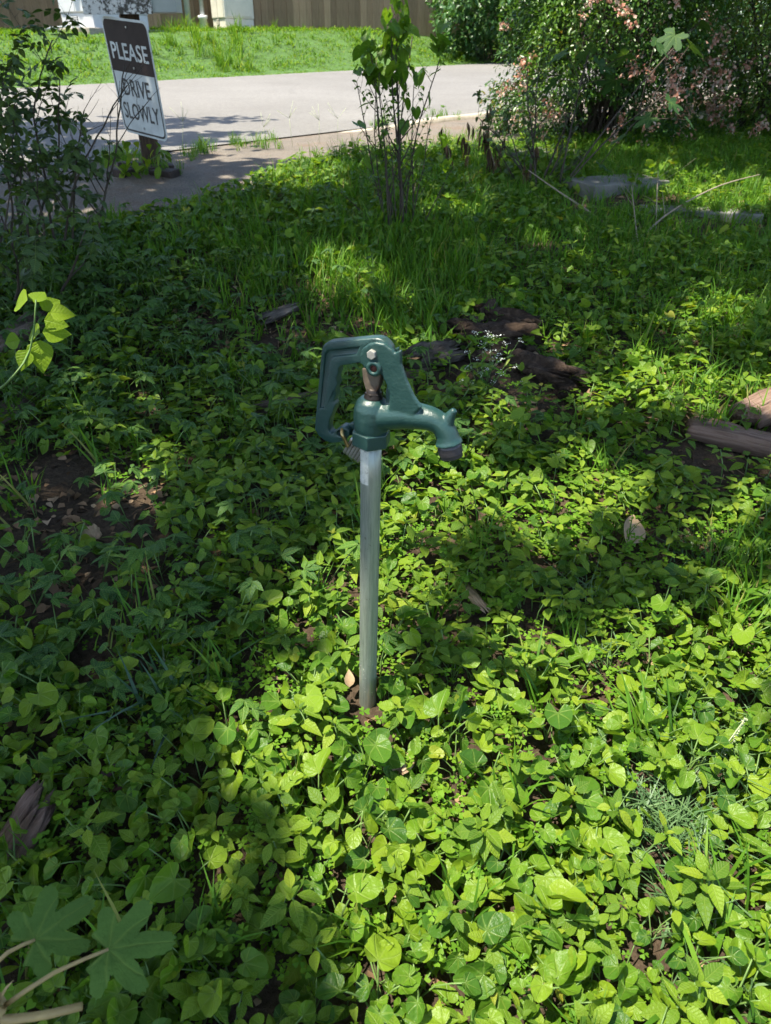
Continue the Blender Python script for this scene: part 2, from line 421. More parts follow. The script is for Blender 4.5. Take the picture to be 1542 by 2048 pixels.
def heart(n_lo=False, cup=.35, wav=.0, tip=1.0, seed=0, lobe=.35):
    r = np.random.default_rng(seed)
    o = np.array(HEARTO, float)
    if n_lo: o = o[[0, 2, 3, 5, 6, 7, 9, 11, 13, 14, 15, 17, 18]] if len(o) > 19 else o[::2]
    else:
        # fine scalloped rim
        p = np.vstack([o, o[:1]]); q = []
        for i in range(len(o)):
            a, b = p[i], p[i + 1]; q.append(a)
            m = (a + b) / 2; d = m / (np.linalg.norm(m) + .05); q.append(m + d * .022)
        o = np.array(q)
    o[:, 1] = np.where(o[:, 1] > .8, .8 + (o[:, 1] - .8) * tip, o[:, 1])
    o = o * (1 + r.normal(0, .02, o.shape))
    asym = r.uniform(-.06, .06); o[:, 0] += asym * o[:, 1]
    ph = r.uniform(0, 6.28)
    def zf(x, y):
        rr = np.hypot(x, y)
        return cup * x * x + lobe * np.clip(.18 - y, 0, 1) ** 1.3 * np.clip(np.abs(x) * 3, 0, 1) + wav * rr * np.sin(5 * np.arctan2(x, y) + ph) - .10 * np.clip(y, 0, 2) ** 2
    V, F, UV = fan_leaf(o, (1.0,) if n_lo else (.5, 1.0), zf)
    F[3] = F[3][:, ::-1]; F[4] = F[4][:, ::-1] if len(F[4]) else F[4]
    return V, F, UV
def ovate(w=.24, ny=6, fold=.28, curl=.12, power=.75):
    return grid_leaf(lambda t: w * max(0.02, math.sin(math.pi * min(1, t ** power))) * (1.0 if t < .999 else .02), ny, None, fold, 1.0, curl)
def kite(w=.3, fold=.3, curl=.12):
    V = np.array([[0, 0, 0], [-w * .75, .3, w * .75 * fold], [w * .75, .3, w * .75 * fold], [-w * .8, .62, w * .8 * fold - curl * .35], [w * .8, .62, w * .8 * fold - curl * .35], [0, 1, -curl], [0, .45, -curl * .2]])
    return V, {3: np.array([[0, 2, 6], [0, 6, 1], [2, 4, 6], [1, 6, 3], [4, 5, 6], [3, 6, 5]])}, V[:, :2].copy()
def lobed(seed=0, teeth=1):
    r = np.random.default_rng(seed); o = []
    lob = [(0, 1.0, .36), (.85, .88, .34), (-.85, .88, .34), (1.75, .66, .38), (-1.75, .66, .38)]
    for i in range(110):
        th = -2.45 + 4.9 * i / 109
        rr = max(L / (1 + (abs(th - a) / w) ** 2.6) ** .75 for a, L, w in lob)
        rr = max(rr, .40)
        rr *= 1 + (.11 * ((i * .45) % 1.0) if teeth else 0) + r.normal(0, .006)
        o.append((math.sin(th) * rr, math.cos(th) * rr))
    o.append((0, -.02))
    def zf(x, y): return .10 * np.abs(x) + .05 * np.sin(7 * x + 2 * y) - .14 * np.hypot(x, y) ** 2
    V, F, UV = fan_leaf(o, (.35, .7, 1.0), zf)
    F[3] = F[3][:, ::-1]; F[4] = F[4][:, ::-1]
    return V, F, UV

def single(shape, mat=0, rnd=0.0):
    a = Acc(); a.add(shape[0], shape[1], shape[2], rnd, mat); return a.cat()

# ------------------------------------------------------------------ ground, road, shoulder, bank
def sheet(name, xs, ys, zf, mat, skip=None):
    X, Y = np.meshgrid(xs, ys); Z = zf(X, Y); nx, ny = len(xs), len(ys)
    V = np.stack([X, Y, Z], -1).reshape(-1, 3)
    i = np.arange(ny - 1)[:, None] * nx + np.arange(nx - 1)[None]
    F = np.stack([i, i + 1, i + nx + 1, i + nx], -1).reshape(-1, 4)
    a = Acc(); a.add(V, {4: F}); return struct(a.build(name, [mat]))
def gz(x, y):
    v = road_v(x, y); z = H(x, y)
    inb = smooth(-.05, .10, bed_d(x, y))
    z = z + np.where(v < 0, .022 * inb - .03 * (1 - inb), -.05)
    z = z + .010 * sines(x, y, 21, 31) * inb * smooth(7, 5, y)
    return z
xs = np.unique(np.concatenate([-np.geomspace(4.2, 420, 24), np.arange(-4.2, 4.6, .058), np.geomspace(4.6, 420, 24)]))
ys = np.unique(np.concatenate([-np.geomspace(1.0, 400, 20), np.arange(-1.0, 7.2, .058), np.arange(7.2, 40, .5), np.geomspace(40, 600, 12)]))
ground = sheet('ground', xs, ys, gz, M['soil'])
def strip(name, us, vs, zoff, mat):
    U, Vv = np.meshgrid(us, vs); X, Y = road_xy(U, Vv); Z = H(X, Y) + zoff
    V = np.stack([X, Y, Z], -1).reshape(-1, 3); nx, ny = len(us), len(vs)
    i = np.arange(ny - 1)[:, None] * nx + np.arange(nx - 1)[None]
    F = np.stack([i, i + 1, i + nx + 1, i + nx], -1).reshape(-1, 4)
    a = Acc(); a.add(V, {4: F}); return struct(a.build(name, [mat]))
strip('road', np.arange(-70, 70.1, .5), np.linspace(0, ROADW, 15), .004, M['road'])
strip('shoulder', np.arange(-12, 20.1, .25), np.linspace(-6.5, -.001, 27), -.006, M['shoulder'])
strip('bank', np.arange(-70, 70.1, .5), np.concatenate([np.linspace(ROADW, 11, 40), np.linspace(11.3, 60, 30)]), .002, M['thatch'])
# worn concrete kerb along the near road edge
a = Acc(); us = np.arange(1.05, 16, .25)
prof = [(-.10, -.03), (-.095, .022), (-.012, .028), (0.0, .01), (.004, -.03)]
V = []
for q, u in enumerate(us):
    for (vv, zz) in prof:
        x, y = road_xy(u, vv + .012 * math.sin(u * 2.1)); V.append([x, y, float(H(x, y)) + zz + .004 * math.sin(u * 5.3) - .05 * max(0, 1 - q / 6)])
k = len(prof); F = [[i * k + j, i * k + j + 1, (i + 1) * k + j + 1, (i + 1) * k + j] for i in range(len(us) - 1) for j in range(k - 1)]
a.add(V, {4: np.array(F)})
M['kerb'] = plain_mat('worn_kerb', (.33, .29, .23), .92, .35, 12, bump=.5, bdist=.005)
struct(a.build('kerb', [M['kerb']]))

# ------------------------------------------------------------------ solid helpers
def bm_obj(name, bm, mats, parent=None, smooth_=False, loc=None):
    me = bpy.data.meshes.new(name); bm.normal_update(); bm.to_mesh(me); bm.free()
    if smooth_:
        for p in me.polygons: p.use_smooth = True
    o = obj_from(name, me, parent, mats if isinstance(mats, (list, tuple)) else [mats])
    if loc is not None: o.location = tuple(float(c) for c in loc)
    return o
def box_bm(x0, x1, y0, y1, z0, z1, bevel=0.0, bm=None, seg=2):
    bm = bm or bmesh.new()
    g = bmesh.ops.create_cube(bm, size=1.0)['verts']
    for v in g:
        v.co = Vector((x0 + (v.co.x + .5) * (x1 - x0), y0 + (v.co.y + .5) * (y1 - y0), z0 + (v.co.z + .5) * (z1 - z0)))
    if bevel:
        ed = list({e for v in g for e in v.link_edges})
        bmesh.ops.bevel(bm, geom=ed, offset=bevel, segments=seg, affect='EDGES', profile=.6)
    return bm
def part_box(name, b, mat, parent, bevel=.003):
    return bm_obj(name, box_bm(*b, bevel), mat, parent)
def cyl_bm(r0, r1, z0, z1, seg=24, bm=None):
    bm = bm or bmesh.new()
    bmesh.ops.create_cone(bm, cap_ends=True, segments=seg, radius1=r0, radius2=r1, depth=z1 - z0, matrix=Matrix.Translation((0, 0, (z0 + z1) / 2)))
    return bm
def lathe_bm(profile, seg=28, bm=None):
    bm = bm or bmesh.new(); rings = []
    for r, z in profile:
        if r < 1e-6: rings.append([bm.verts.new((0, 0, z))])
        else: rings.append([bm.verts.new((r * math.cos(2 * math.pi * i / seg), r * math.sin(2 * math.pi * i / seg), z)) for i in range(seg)])
    for a, b in zip(rings, rings[1:]):
        for i in range(seg):
            j = (i + 1) % seg
            if len(a) == 1 and len(b) > 1: bm.faces.new((a[0], b[j], b[i]))
            elif len(b) == 1 and len(a) > 1: bm.faces.new((a[i], a[j], b[0]))
            elif len(a) > 1: bm.faces.new((a[i], a[j], b[j], b[i]))
    if len(rings[0]) > 1: bm.faces.new(rings[0][::-1])
    if len(rings[-1]) > 1: bm.faces.new(rings[-1])
    bmesh.ops.recalc_face_normals(bm, faces=bm.faces); return bm
def prism_bm(poly, y0, y1, bm=None, holes=(), pockets=(), depth=.004):
    """poly in XZ extruded along Y; holes go through, pockets are recessed on both sides"""
    bm = bm or bmesh.new()
    loops = [list(poly)] + [list(h) for h in holes] + [list(p) for p in pockets]
    flat = [p for l in loops for p in l]
    tris = tessellate_polygon([[Vector((p[0], p[1], 0)) for p in l] for l in loops])
    A = [bm.verts.new((p[0], y0, p[1])) for p in flat]; B = [bm.verts.new((p[0], y1, p[1])) for p in flat]
    for t in tris:
        try: bm.faces.new([A[i] for i in t]); bm.faces.new([B[i] for i in t][::-1])
        except ValueError: pass
    off = 0
    for li, l in enumerate(loops):
        n = len(l)
        if li <= len(holes):
            for i in range(n):
                j = (i + 1) % n; bm.faces.new((A[off + i], A[off + j], B[off + j], B[off + i]))
        else:
            for S, ysh in ((A, depth), (B, -depth)):
                C = [bm.verts.new((p[0], S[off].co.y + ysh, p[1])) for p in l]
                for i in range(n):
                    j = (i + 1) % n; bm.faces.new((S[off + i], S[off + j], C[j], C[i]))
                for t in tessellate_polygon([[Vector((p[0], p[1], 0)) for p in l]]): bm.faces.new([C[i] for i in t])
        off += n
    bmesh.ops.recalc_face_normals(bm, faces=bm.faces); return bm
def bake(o):
    """apply modifiers without operators"""
    dg = bpy.context.evaluated_depsgraph_get(); dg.update()
    me = bpy.data.meshes.new_from_object(o.evaluated_get(dg)); me.name = o.name
    old = o.data; o.modifiers.clear(); o.data = me; bpy.data.meshes.remove(old); return o
def bevel_mod(o, w, seg=2, ang=35):
    m = o.modifiers.new('b', 'BEVEL'); m.width = w; m.segments = seg; m.limit_method = 'ANGLE'; m.angle_limit = R(ang); return bake(o)

# ------------------------------------------------------------------ fence of single boards
F0 = np.array([-7.8, 17.3]); FD = np.array([.927, .375]); FD /= np.linalg.norm(FD)
fence = empty('board_fence', (F0[0], F0[1], float(H(*F0))), math.atan2(FD[1], FD[0]))
tag(fence, 'tall brown wooden board fence behind the grassy bank and the utility cabinets', 'fence')
bmeshes = []
for k in range(6):
    r = random.Random(k); hh = 1.86 + r.uniform(-.02, .02)
    bm = box_bm(0, .151, -.008, .008, -.25, hh, .003, seg=1)
    me = bpy.data.meshes.new('board'); bm.to_mesh(me); bm.free(); me.materials.append(M['fence']); bmeshes.append(me)
nb = 0; s = -7.2
zf0 = float(H(*F0))
while s < 16.5:
    p = F0 + FD * s
    o = bpy.data.objects.new('board', bmeshes[random.randrange(6)]); COL.objects.link(o); o.parent = fence
    nb += 1; o.location = (s, .010 * (1 if nb % 2 else -1) + random.uniform(-.001, .001), float(H(p[0], p[1])) - zf0 + random.uniform(-.01, .01))
    o.rotation_euler = (0, random.uniform(-.0015, .0015), 0)
    s += .1455
for zz in (.25, .95, 1.6):
    aa = Acc(); 
    for q in range(-4, 20):
        p0 = F0 + FD * (-3.2 + q); p1 = F0 + FD * (-2.2 + q)
        z0 = float(H(*p0)) - zf0 + zz; z1 = float(H(*p1)) - zf0 + zz; x0 = -3.2 + q; x1 = x0 + 1
        V = [[x0, .022, z0], [x0, .06, z0], [x0, .06, z0 + .09], [x0, .022, z0 + .09], [x1, .022, z1], [x1, .06, z1], [x1, .06, z1 + .09], [x1, .022, z1 + .09]]
        aa.add(V, {4: [[0, 1, 5, 4], [1, 2, 6, 5], [2, 3, 7, 6], [3, 0, 4, 7]]})
    aa.build('rail', [M['fence']], fence, False)

# ------------------------------------------------------------------ utility cabinets, pole, conduits
M['cab_white'] = plain_mat('cabinet_grey_white', (.52, .53, .53), .5, .10, 5, bump=.05)
M['cab_cream'] = plain_mat('cabinet_cream', (.56, .53, .44), .5, .10, 5, bump=.05)
M['dark_metal'] = plain_mat('dark_slot', (.03, .03, .03), .6, .2, 10)
M['pad'] = plain_mat('concrete_pad', (.30, .26, .21), .92, .3, 7, bump=.4)
M['conduit'] = plain_mat('grey_conduit', (.36, .38, .40), .45, .12, 12)
M['pvc'] = plain_mat('white_pvc', (.72, .72, .70), .4, .06, 12)
M['yellow'] = plain_mat('yellow_guard', (.55, .32, .03), .5, .2, 12)
def cabinet(px, py, y, rz, w, d, h, mat, label, seam, name='utility_cabinet'):
    p = at_y(px, py, y); p[2] = float(H(p[0], y)) + .03
    c = empty(name, p, rz); tag(c, label, 'cabinet')
    # local: front-left face is -Y, right face is +X
    body = bm_obj('body', box_bm(-w / 2, w / 2, -d / 2, d / 2, seam + .012, h, .02), mat, c)
    part_box('plinth', (-w / 2 + .012, w / 2 - .012, -d / 2 + .012, d / 2 - .012, -.12, seam + .011), mat, c, .012)
    part_box('roof_cap', (-w / 2 - .03, w / 2 + .03, -d / 2 - .03, d / 2 + .03, h, h + .05), mat, c, .012)
    for k in range(2):
        x0 = -w / 2 + .03 + k * (w - .05) / 2; x1 = x0 + (w - .07) / 2
        dr = part_box('door', (x0, x1, -d / 2 - .012, -d / 2 + .004, seam + .03, h - .04), mat, c, .006)
        part_box('handle', (x1 - .07, x1 - .045, -d / 2 - .035, -d / 2 - .011, .55, .72), M['dark_metal'], dr, .004)
    v = part_box('vent', (-w * .18, w * .02, -d / 2 + .004, -d / 2 + .016, .05, .20), M['dark_metal'], c, .002)
    for k in range(5):
        part_box('louvre', (-w * .18 + .004, w * .02 - .004, -d / 2 - .004, -d / 2 + .010, .062 + k * .028, .078 + k * .028), mat, v, .003)
    part_box('side_panel', (w / 2 - .003, w / 2 + .008, -d / 2 + .06, d / 2 - .06, seam + .05, h - .08), mat, c, .005)
    return c
cabinet(215, 58, 16.4, R(-30), .85, 1.35, 1.75, M['cab_white'], 'large grey-white utility cabinet on a concrete pad behind the traffic sign', .23)
cabinet(468, 54, 18.6, R(-48), .52, .72, 1.5, M['cab_cream'], 'cream and grey utility cabinet standing right of the utility pole', .16)
def pad(px, py, y, rz, w, d, label):
    p = at_y(px, py, y); o = bm_obj('concrete_pad', box_bm(-w / 2, w / 2, -d / 2, d / 2, -.14, .055, .02), M['pad'])
    o.location = (p[0], y, float(H(p[0], y)) - .02); o.rotation_euler = (0, 0, rz); tag(o, label, 'concrete pad', 'cabinet pads')
pad(225, 60, 16.4, R(-30), 1.25, 2.2, 'concrete pad under the large grey-white cabinet')
pad(480, 56, 18.6, R(-48), 1.0, 1.0, 'concrete pad under the cream cabinet')
p = at_y(395, 56, 19.0)
pole = bm_obj('utility_pole', cyl_bm(.14, .11, -.3, 6.5, 20), M['pole'], smooth_=True, loc=(p[0], 19.0, float(H(p[0], 19.0)))); tag(pole, 'round wooden utility pole between the two cabinets', 'utility pole')
p = at_y(379, 57, 18.6)
o = bm_obj('conduit_pipe', cyl_bm(.06, .06, -.3, 4.0, 16), M['conduit'], smooth_=True, loc=(p[0], 18.6, float(H(p[0], 18.6)))); tag(o, 'grey vertical conduit left of the utility pole', 'conduit')
p = at_y(408, 57, 18.6)
c = empty('capped_conduit', (p[0], 18.6, float(H(p[0], 18.6)))); tag(c, 'grey conduit rising from a white plastic sleeve right of the pole', 'conduit')
bm_obj('pipe', cyl_bm(.045, .045, .1, 4.0, 16), M['conduit'], c, True)
bm_obj('sleeve', lathe_bm([(.082, -.2), (.082, .22), (.098, .222), (.098, .285), (.05, .29)], 20), M['pvc'], c, True)
# yellow guy-wire guard, leaning
b0 = at(627, 50); b1 = at_y(600, -60, b0[1] - .1)
aa = Acc(); aa.tube([b0 - np.array([0, 0, .1]), b0 * .5 + b1 * .5, b1 + (b1 - b0) * .8], [.032], 10)
o = aa.build('guy_wire_guard', [M['yellow']]); tag(o, 'slim yellow plastic guy-wire guard leaning in front of the fence', 'wire guard')
# scrap metal on the bank, white stone on the bank
p = at(336, 61); M['alu'] = plain_mat('dull_aluminium', (.5, .52, .55), .4, .15, 10, metal=.6)
o = bm_obj('metal_offcut', box_bm(-.17, .17, -.06, .06, .0, .07, .006), M['alu']); o.location = (p[0], p[1], p[2] + .08); o.rotation_euler = (0, .12, R(-8)); tag(o, 'small dull metal channel lying in the grass right of the sign', 'scrap metal')
p = at(118, 70)
o = bm_obj('metal_sheet', box_bm(-.16, .16, -.08, .08, .0, .02, .004), M['alu']); o.location = (p[0], p[1], p[2] + .10); o.rotation_euler = (.1, -.1, R(12)); tag(o, 'thin shiny metal sheet lying at the foot of the large cabinet', 'scrap metal')
def rock(name, p, s, mat, label, cat, seed, rough=.25, sub=3):
    bm = bmesh.new(); bmesh.ops.create_icosphere(bm, subdivisions=sub, radius=1.0)
    for v in bm.verts:
        n = mnoise.fractal(v.co * 1.4 + Vector((seed * 3.1, 0, 0)), .8, 2.1, 4)
        v.co *= 1 + rough * n; v.co = Vector((v.co.x * s[0], v.co.y * s[1], v.co.z * s[2]))
    o = bm_obj(name, bm, mat, None, True, p); o.rotation_euler = (0, 0, seed); tag(o, label, cat); return o
p = at(946, 100); rock('stone', p + [0, 0, .05], (.12, .09, .08), M['stone'], 'small white stone on the grass bank below the rounded bush', 'stone', 3)

# ------------------------------------------------------------------ sign, post and box
SB = at(305, 334)
post = empty('sign_post', SB, R(20)); tag(post, 'dark square wooden post carrying the traffic sign', 'post')
bm_obj('shaft', box_bm(-.055, .055, -.05, .05, -.2, 1.75, .008), M['post'], post)
M['sign_white'] = plain_mat('sign_white', (.52, .55, .55), .45, .22, 9, bump=.03)
M['sign_brown'] = plain_mat('sign_brown', (.032, .020, .018), .6, .4, 7, bump=.03, spec=.2)
M['sign_black'] = plain_mat('sign_black', (.03, .028, .03), .4, .2, 8, bump=0)
M['sign_back'] = plain_mat('sign_aluminium', (.4, .4, .4), .4, .1, 8, metal=.8)
W, Hs = .45, .615
def rrect(x0, x1, z0, z1, r, n=6):
    out = []
    for cx, cz, a0 in ((x1 - r, z1 - r, 0), (x0 + r, z1 - r, 90), (x0 + r, z0 + r, 180), (x1 - r, z0 + r, 270)):
        for i in range(n + 1):
            a = R(a0 + 90 * i / n); out.append((cx + r * math.cos(a), cz + r * math.sin(a)))
    return out
sp = SB + np.array([.035, -.15, .19]); 
sign = empty('traffic_sign', sp, R(-40)); sign.rotation_euler = (R(6.5), R(5.0), R(-40))
tag(sign, 'brown and white PLEASE DRIVE SLOWLY traffic sign tilted on its post', 'sign')
pl = bm_obj('plate', prism_bm(rrect(-W / 2, W / 2, 0, Hs, .045), -.0015, .0015), M['sign_white'], sign)
zt = Hs * .555
def panel(name, outer, mat, y, parent=sign):
    return bm_obj(name, prism_bm(outer, y - .0006, y), mat, parent)
top = [q for q in rrect(-W / 2 + .012, W / 2 - .012, .012, Hs - .012, .036) if q[1] > zt]
top = top[:14] + [(-W / 2 + .012, zt), (W / 2 - .012, zt)]
panel('brown_panel', top, M['sign_brown'], -.0019)
inn = rrect(-W / 2 + .022, W / 2 - .022, .022, Hs - .022, .03); out_ = rrect(-W / 2 + .012, W / 2 - .012, .012, Hs - .012, .036)
lo_o = [q for q in out_ if q[1] < zt - .2]; lo_i = [q for q in inn if q[1] < zt - .2]
pb = [(-W / 2 + .012, zt - .002)] + lo_o[0:7] + lo_o[7:14] + [(W / 2 - .012, zt - .002), (W / 2 - .022, zt - .002)] + lo_i[::-1] + [(-W / 2 + .022, zt - .002)]
panel('border', pb, M['sign_black'], -.0019)
def lettering(txt, w, h, x, z, mat, y=-.0024):
    cu = bpy.data.curves.new('lettering', 'FONT'); cu.body = txt; cu.offset = .012; cu.resolution_u = 3; cu.extrude = .001
    to = bpy.data.objects.new('tmp', cu); COL.objects.link(to)
    dg = bpy.context.evaluated_depsgraph_get(); me = bpy.data.meshes.new_from_object(to.evaluated_get(dg))
    bpy.data.objects.remove(to); me.name = 'lettering'
    co = np.zeros(len(me.vertices) * 3); me.vertices.foreach_get('co', co); co = co.reshape(-1, 3)
    lo, hi = co.min(0), co.max(0)
    q = np.stack([(co[:, 0] - (lo[0] + hi[0]) / 2) / (hi[0] - lo[0]) * w + x, y - (co[:, 2] - lo[2]) / (hi[2] - lo[2]) * .0006, (co[:, 1] - lo[1]) / (hi[1] - lo[1]) * h + z], -1)
    me.vertices.foreach_set('co', q.astype(np.float32).ravel()); me.materials.clear(); me.update()
    return obj_from('lettering', me, sign, [mat])
lettering('PLEASE', W * .80, .088, 0, .405, M['sign_white'])
lettering('DRIVE', W * .60, .092, .0, .215, M['sign_black'])
lettering('SLOWLY', W * .80, .092, .0, .085, M['sign_black'])
for (x, z) in ((.0, .045), (.02, Hs - .04), (.02, zt + .03)):
    o = bm_obj('bolt', cyl_bm(.007, .006, 0, .005, 10), M['sign_back'], sign); o.location = (x, -.002, z); o.rotation_euler = (R(90), 0, 0)
# mildewed white box on the same post, above the frame's top edge
m, nt, pbs, out = new_mat('mildewed_white')
tc = N(nt, 'TexCoord'); n1 = noise_n(nt, tc.outputs['Object'], 42, 7, .75); n2 = noise_n(nt, tc.outputs['Object'], 5, 3)
mk = math_n(nt, 'MULTIPLY', math_n(nt, 'SUBTRACT', math_n(nt, 'ADD', n1, math_n(nt, 'MULTIPLY', n2, .35)), .66), 14, True)
nt.links.new(mixc(nt, mk, (.62, .62, .60), (.06, .055, .045)), pbs.inputs['Base Color']); pbs.inputs['Roughness'].default_value = .7
M['mildew'] = m
M['box_side'] = plain_mat('box_side_grey', (.33, .36, .34), .6, .12, 6)
bp = at_y(252, 30, 5.12)
bx = empty('notice_box', bp, R(-4)); tag(bx, 'white mildew-spotted notice box on the post above the traffic sign', 'notice box')
part_box('front_panel', (-.215, .19, -.09, -.078, 0.0, .42), M['mildew'], bx, .002)
part_box('case', (-.205, .33, -.077, .03, .008, .42), M['box_side'], bx, .004)
# bricks round the foot of the post
for i, (px, py, a) in enumerate(((268, 333, 8), (292, 341, -4), (318, 338, 20), (255, 345, 70), (330, 348, -30))):
    p = at(px, py); o = bm_obj('brick', box_bm(-.095, .095, -.045, .045, -.04, .026, .006), M['brick']); o.location = (p[0], p[1], p[2] + .0); o.rotation_euler = (.03 * i, .05 - .02 * i, R(a))
    tag(o, ['dark brick left of the sign post foot, partly buried', 'dark brick in front of the sign post foot', 'dark brick right of the sign post foot', 'outermost dark brick on the left of the sign post', 'outermost dark brick on the right of the sign post'][i], 'brick', 'bricks round the sign post')

# ------------------------------------------------------------------ concrete slabs on the right
def slab(px, py, w, d, h, rz, label, tilt=(0, 0), name='concrete_slab'):
    p = at(px, py); bm = box_bm(-w / 2, w / 2, -d / 2, d / 2, -.06, h, .006)
    bmesh.ops.subdivide_edges(bm, edges=bm.edges[:], cuts=3, use_grid_fill=True)
    for v in bm.verts: v.co += Vector((0, 0, 1)) * .002 * mnoise.noise(v.co * 7) + Vector((1, 1, 0)) * .003 * mnoise.noise(v.co * 9 + Vector((3, 1, 0)))
    o = bm_obj(name, bm, M['concrete']); o.location = tuple(p); o.rotation_euler = (tilt[0], tilt[1], rz); tag(o, label, 'concrete slab'); return o
slab(1228, 386, .54, .30, .075, R(24), 'raised grey concrete slab at the edge of the grass before the pink-flowered bush', (.02, .0))
slab(1395, 434, .62, .17, .04, R(-14), 'low flat strip of concrete sunk in the grass on the right')
slab(1075, 318, .5, .3, .06, R(14), 'small concrete slab half hidden behind the twiggy shrub')

# ------------------------------------------------------------------ the yard hydrant
def paint_mat():
    m, nt, p, out = new_mat('green_enamel')
    tc = N(nt, 'TexCoord'); v = tc.outputs['Object']
    n1 = noise_n(nt, v, 30, 6, .65); n2 = noise_n(nt, v, 260, 4, .65); n3 = noise_n(nt, v, 11, 4, .6)
    c = ramp(nt, n1, [(.3, (.010, .039, .035)), (.55, (.015, .051, .045)), (.75, (.029, .070, .060))])
    geo = N(nt, 'NewGeometry')
    wear = math_n(nt, 'MULTIPLY', math_n(nt, 'SUBTRACT', math_n(nt, 'ADD', geo.outputs['Pointiness'], math_n(nt, 'MULTIPLY', n2, .10)), .625), 12, True)
    c = mixc(nt, math_n(nt, 'MULTIPLY', wear, .8), c, (.11, .115, .09))
    rust = math_n(nt, 'MULTIPLY', math_n(nt, 'SUBTRACT', math_n(nt, 'ADD', n3, math_n(nt, 'MULTIPLY', n2, .25)), .74), 9, True)
    c = mixc(nt, math_n(nt, 'MULTIPLY', rust, .55), c, (.085, .06, .038))
    nt.links.new(c, p.inputs['Base Color'])
    nt.links.new(math_n(nt, 'ADD', math_n(nt, 'MULTIPLY', n1, .25), .26), p.inputs['Roughness'])
    p.inputs['Specular IOR Level'].default_value = .6
    bump_n(nt, n2, .32, .0022, p); return m
M['paint'] = paint_mat()
def galv_mat():
    m, nt, p, out = new_mat('galvanised_pipe')
    tc = N(nt, 'TexCoord'); v = tc.outputs['Object']
    n1 = noise_n(nt, mapping(nt, v, (60, 60, 4)), 3, 6, .7); n2 = noise_n(nt, v, 90, 4, .7)
    c = ramp(nt, n1, [(.3, (.20, .225, .195)), (.5, (.31, .34, .29)), (.75, (.42, .45, .39))])
    sx = N(nt, 'SeparateXYZ'); nt.links.new(v, sx.inputs[0])
    low = math_n(nt, 'MULTIPLY', math_n(nt, 'SUBTRACT', .26, sx.outputs[2]), 5, True)
    fl = math_n(nt, 'MULTIPLY', math_n(nt, 'MULTIPLY', math_n(nt, 'SUBTRACT', noise_n(nt, v, 160, 3, .6), .67), 30, True), low)
    c = mixc(nt, fl, c, (.7, .66, .52))
    c = mixc(nt, math_n(nt, 'MULTIPLY', math_n(nt, 'MULTIPLY', math_n(nt, 'SUBTRACT', n2, .64), 12, True), .6), c, (.10, .08, .06))
    nt.links.new(c, p.inputs['Base Color'])
    nt.links.new(math_n(nt, 'SUBTRACT', .55, fl), p.inputs['Metallic'])
    p.inputs['Roughness'].default_value = .42
    bump_n(nt, n1, .12, .001, p); return m
M['galv'] = galv_mat()
M['nozzle'] = plain_mat('dark_zinc', (.07, .065, .07), .45, .25, 40, metal=.6)
M['boltsteel'] = plain_mat('pale_bolt', (.38, .37, .33), .5, .2, 60, metal=.4)
M['patina'] = plain_mat('rusty_link', (.10, .075, .05), .8, .5, 55, dark=(.12, .038, .018), bump=.5)
M['rust'] = plain_mat('rust_hole', (.09, .025, .014), .8, .4, 60)
M['darkbrass'] = plain_mat('dark_brass', (.05, .04, .035), .45, .35, 50, metal=.7)
M['brass'] = plain_mat('brass_shackle', (.40, .30, .13), .35, .25, 50, metal=.9)
M['steel'] = plain_mat('steel_plate', (.42, .42, .42), .35, .2, 60, metal=.9)
m, nt, p_, o_ = new_mat('paper_sticker')
tc = N(nt, 'TexCoord'); n1 = noise_n(nt, tc.outputs['Object'], 120, 6, .7)
nt.links.new(ramp(nt, n1, [(.3, (.14, .14, .12)), (.42, (.44, .45, .40)), (.6, (.54, .55, .50))]), p_.inputs['Base Color']); p_.inputs['Roughness'].default_value = .8
M['sticker'] = m

HB = at(735, 1425); HYAW = R(-23); HZ = .603; RP = .0166
hyd = empty('yard_hydrant', (HB[0], HB[1], HB[2])); hyd.rotation_euler = (R(0.0), R(1.3), 0)
tag(hyd, 'dark green frost-free yard hydrant with curved spout on a galvanised standpipe', 'hydrant')
aa = Acc(); aa.tube([[0, 0, z] for z in np.linspace(-.15, HZ + .01, 12)], [RP], 40)
pipe = aa.build('standpipe', [M['galv']], hyd)
V = []; nA = 10
for i in range(nA + 1):
    a = R(186 + 72 * i / nA)
    for z in (HZ - .068, HZ - .008): V.append([(RP + .0004) * math.cos(a), (RP + .0004) * math.sin(a), z])
aa = Acc(); aa.add(V, {4: [[2 * i, 2 * i + 2, 2 * i + 3, 2 * i + 1] for i in range(nA)]}); aa.build('sticker', [M['sticker']], pipe)

def cz(cx, cy):                      # head sketch coordinates -> local metres
    px = 590 + cx / 4.168; py = 640 + cy / 4.168
    X = (px - 741.5) * .00076; Z = (895 - py) * .00077
    return (X * 1.085, Z + .25 * X)
HM = Matrix.Translation((0, 0, HZ)) @ Matrix.Rotation(HYAW, 4, 'Z')
def hpart(name, bm, mat, parent=hyd, smooth_=True, mtx=None):
    bm.transform(HM @ (mtx or Matrix.Identity(4)))
    return bm_obj(name, bm, mat, parent, smooth_)
def path_tube(bm, pts, rad, seg=20):
    pts = [Vector(p) for p in pts]; K = len(pts); rings = []
    for i in range(K):
        t = (pts[min(i + 1, K - 1)] - pts[max(i - 1, 0)]).normalized()
        a = t.cross(Vector((0, 1, 0))).normalized(); b = t.cross(a)
        rings.append([bm.verts.new(pts[i] + float(rad[i]) * (math.cos(2 * math.pi * j / seg) * a + math.sin(2 * math.pi * j / seg) * b)) for j in range(seg)])
    for A, B in zip(rings, rings[1:]):
        for j in range(seg): bm.faces.new((A[j], A[(j + 1) % seg], B[(j + 1) % seg], B[j]))
    bm.faces.new(rings[0][::-1]); bm.faces.new(rings[-1]); return bm
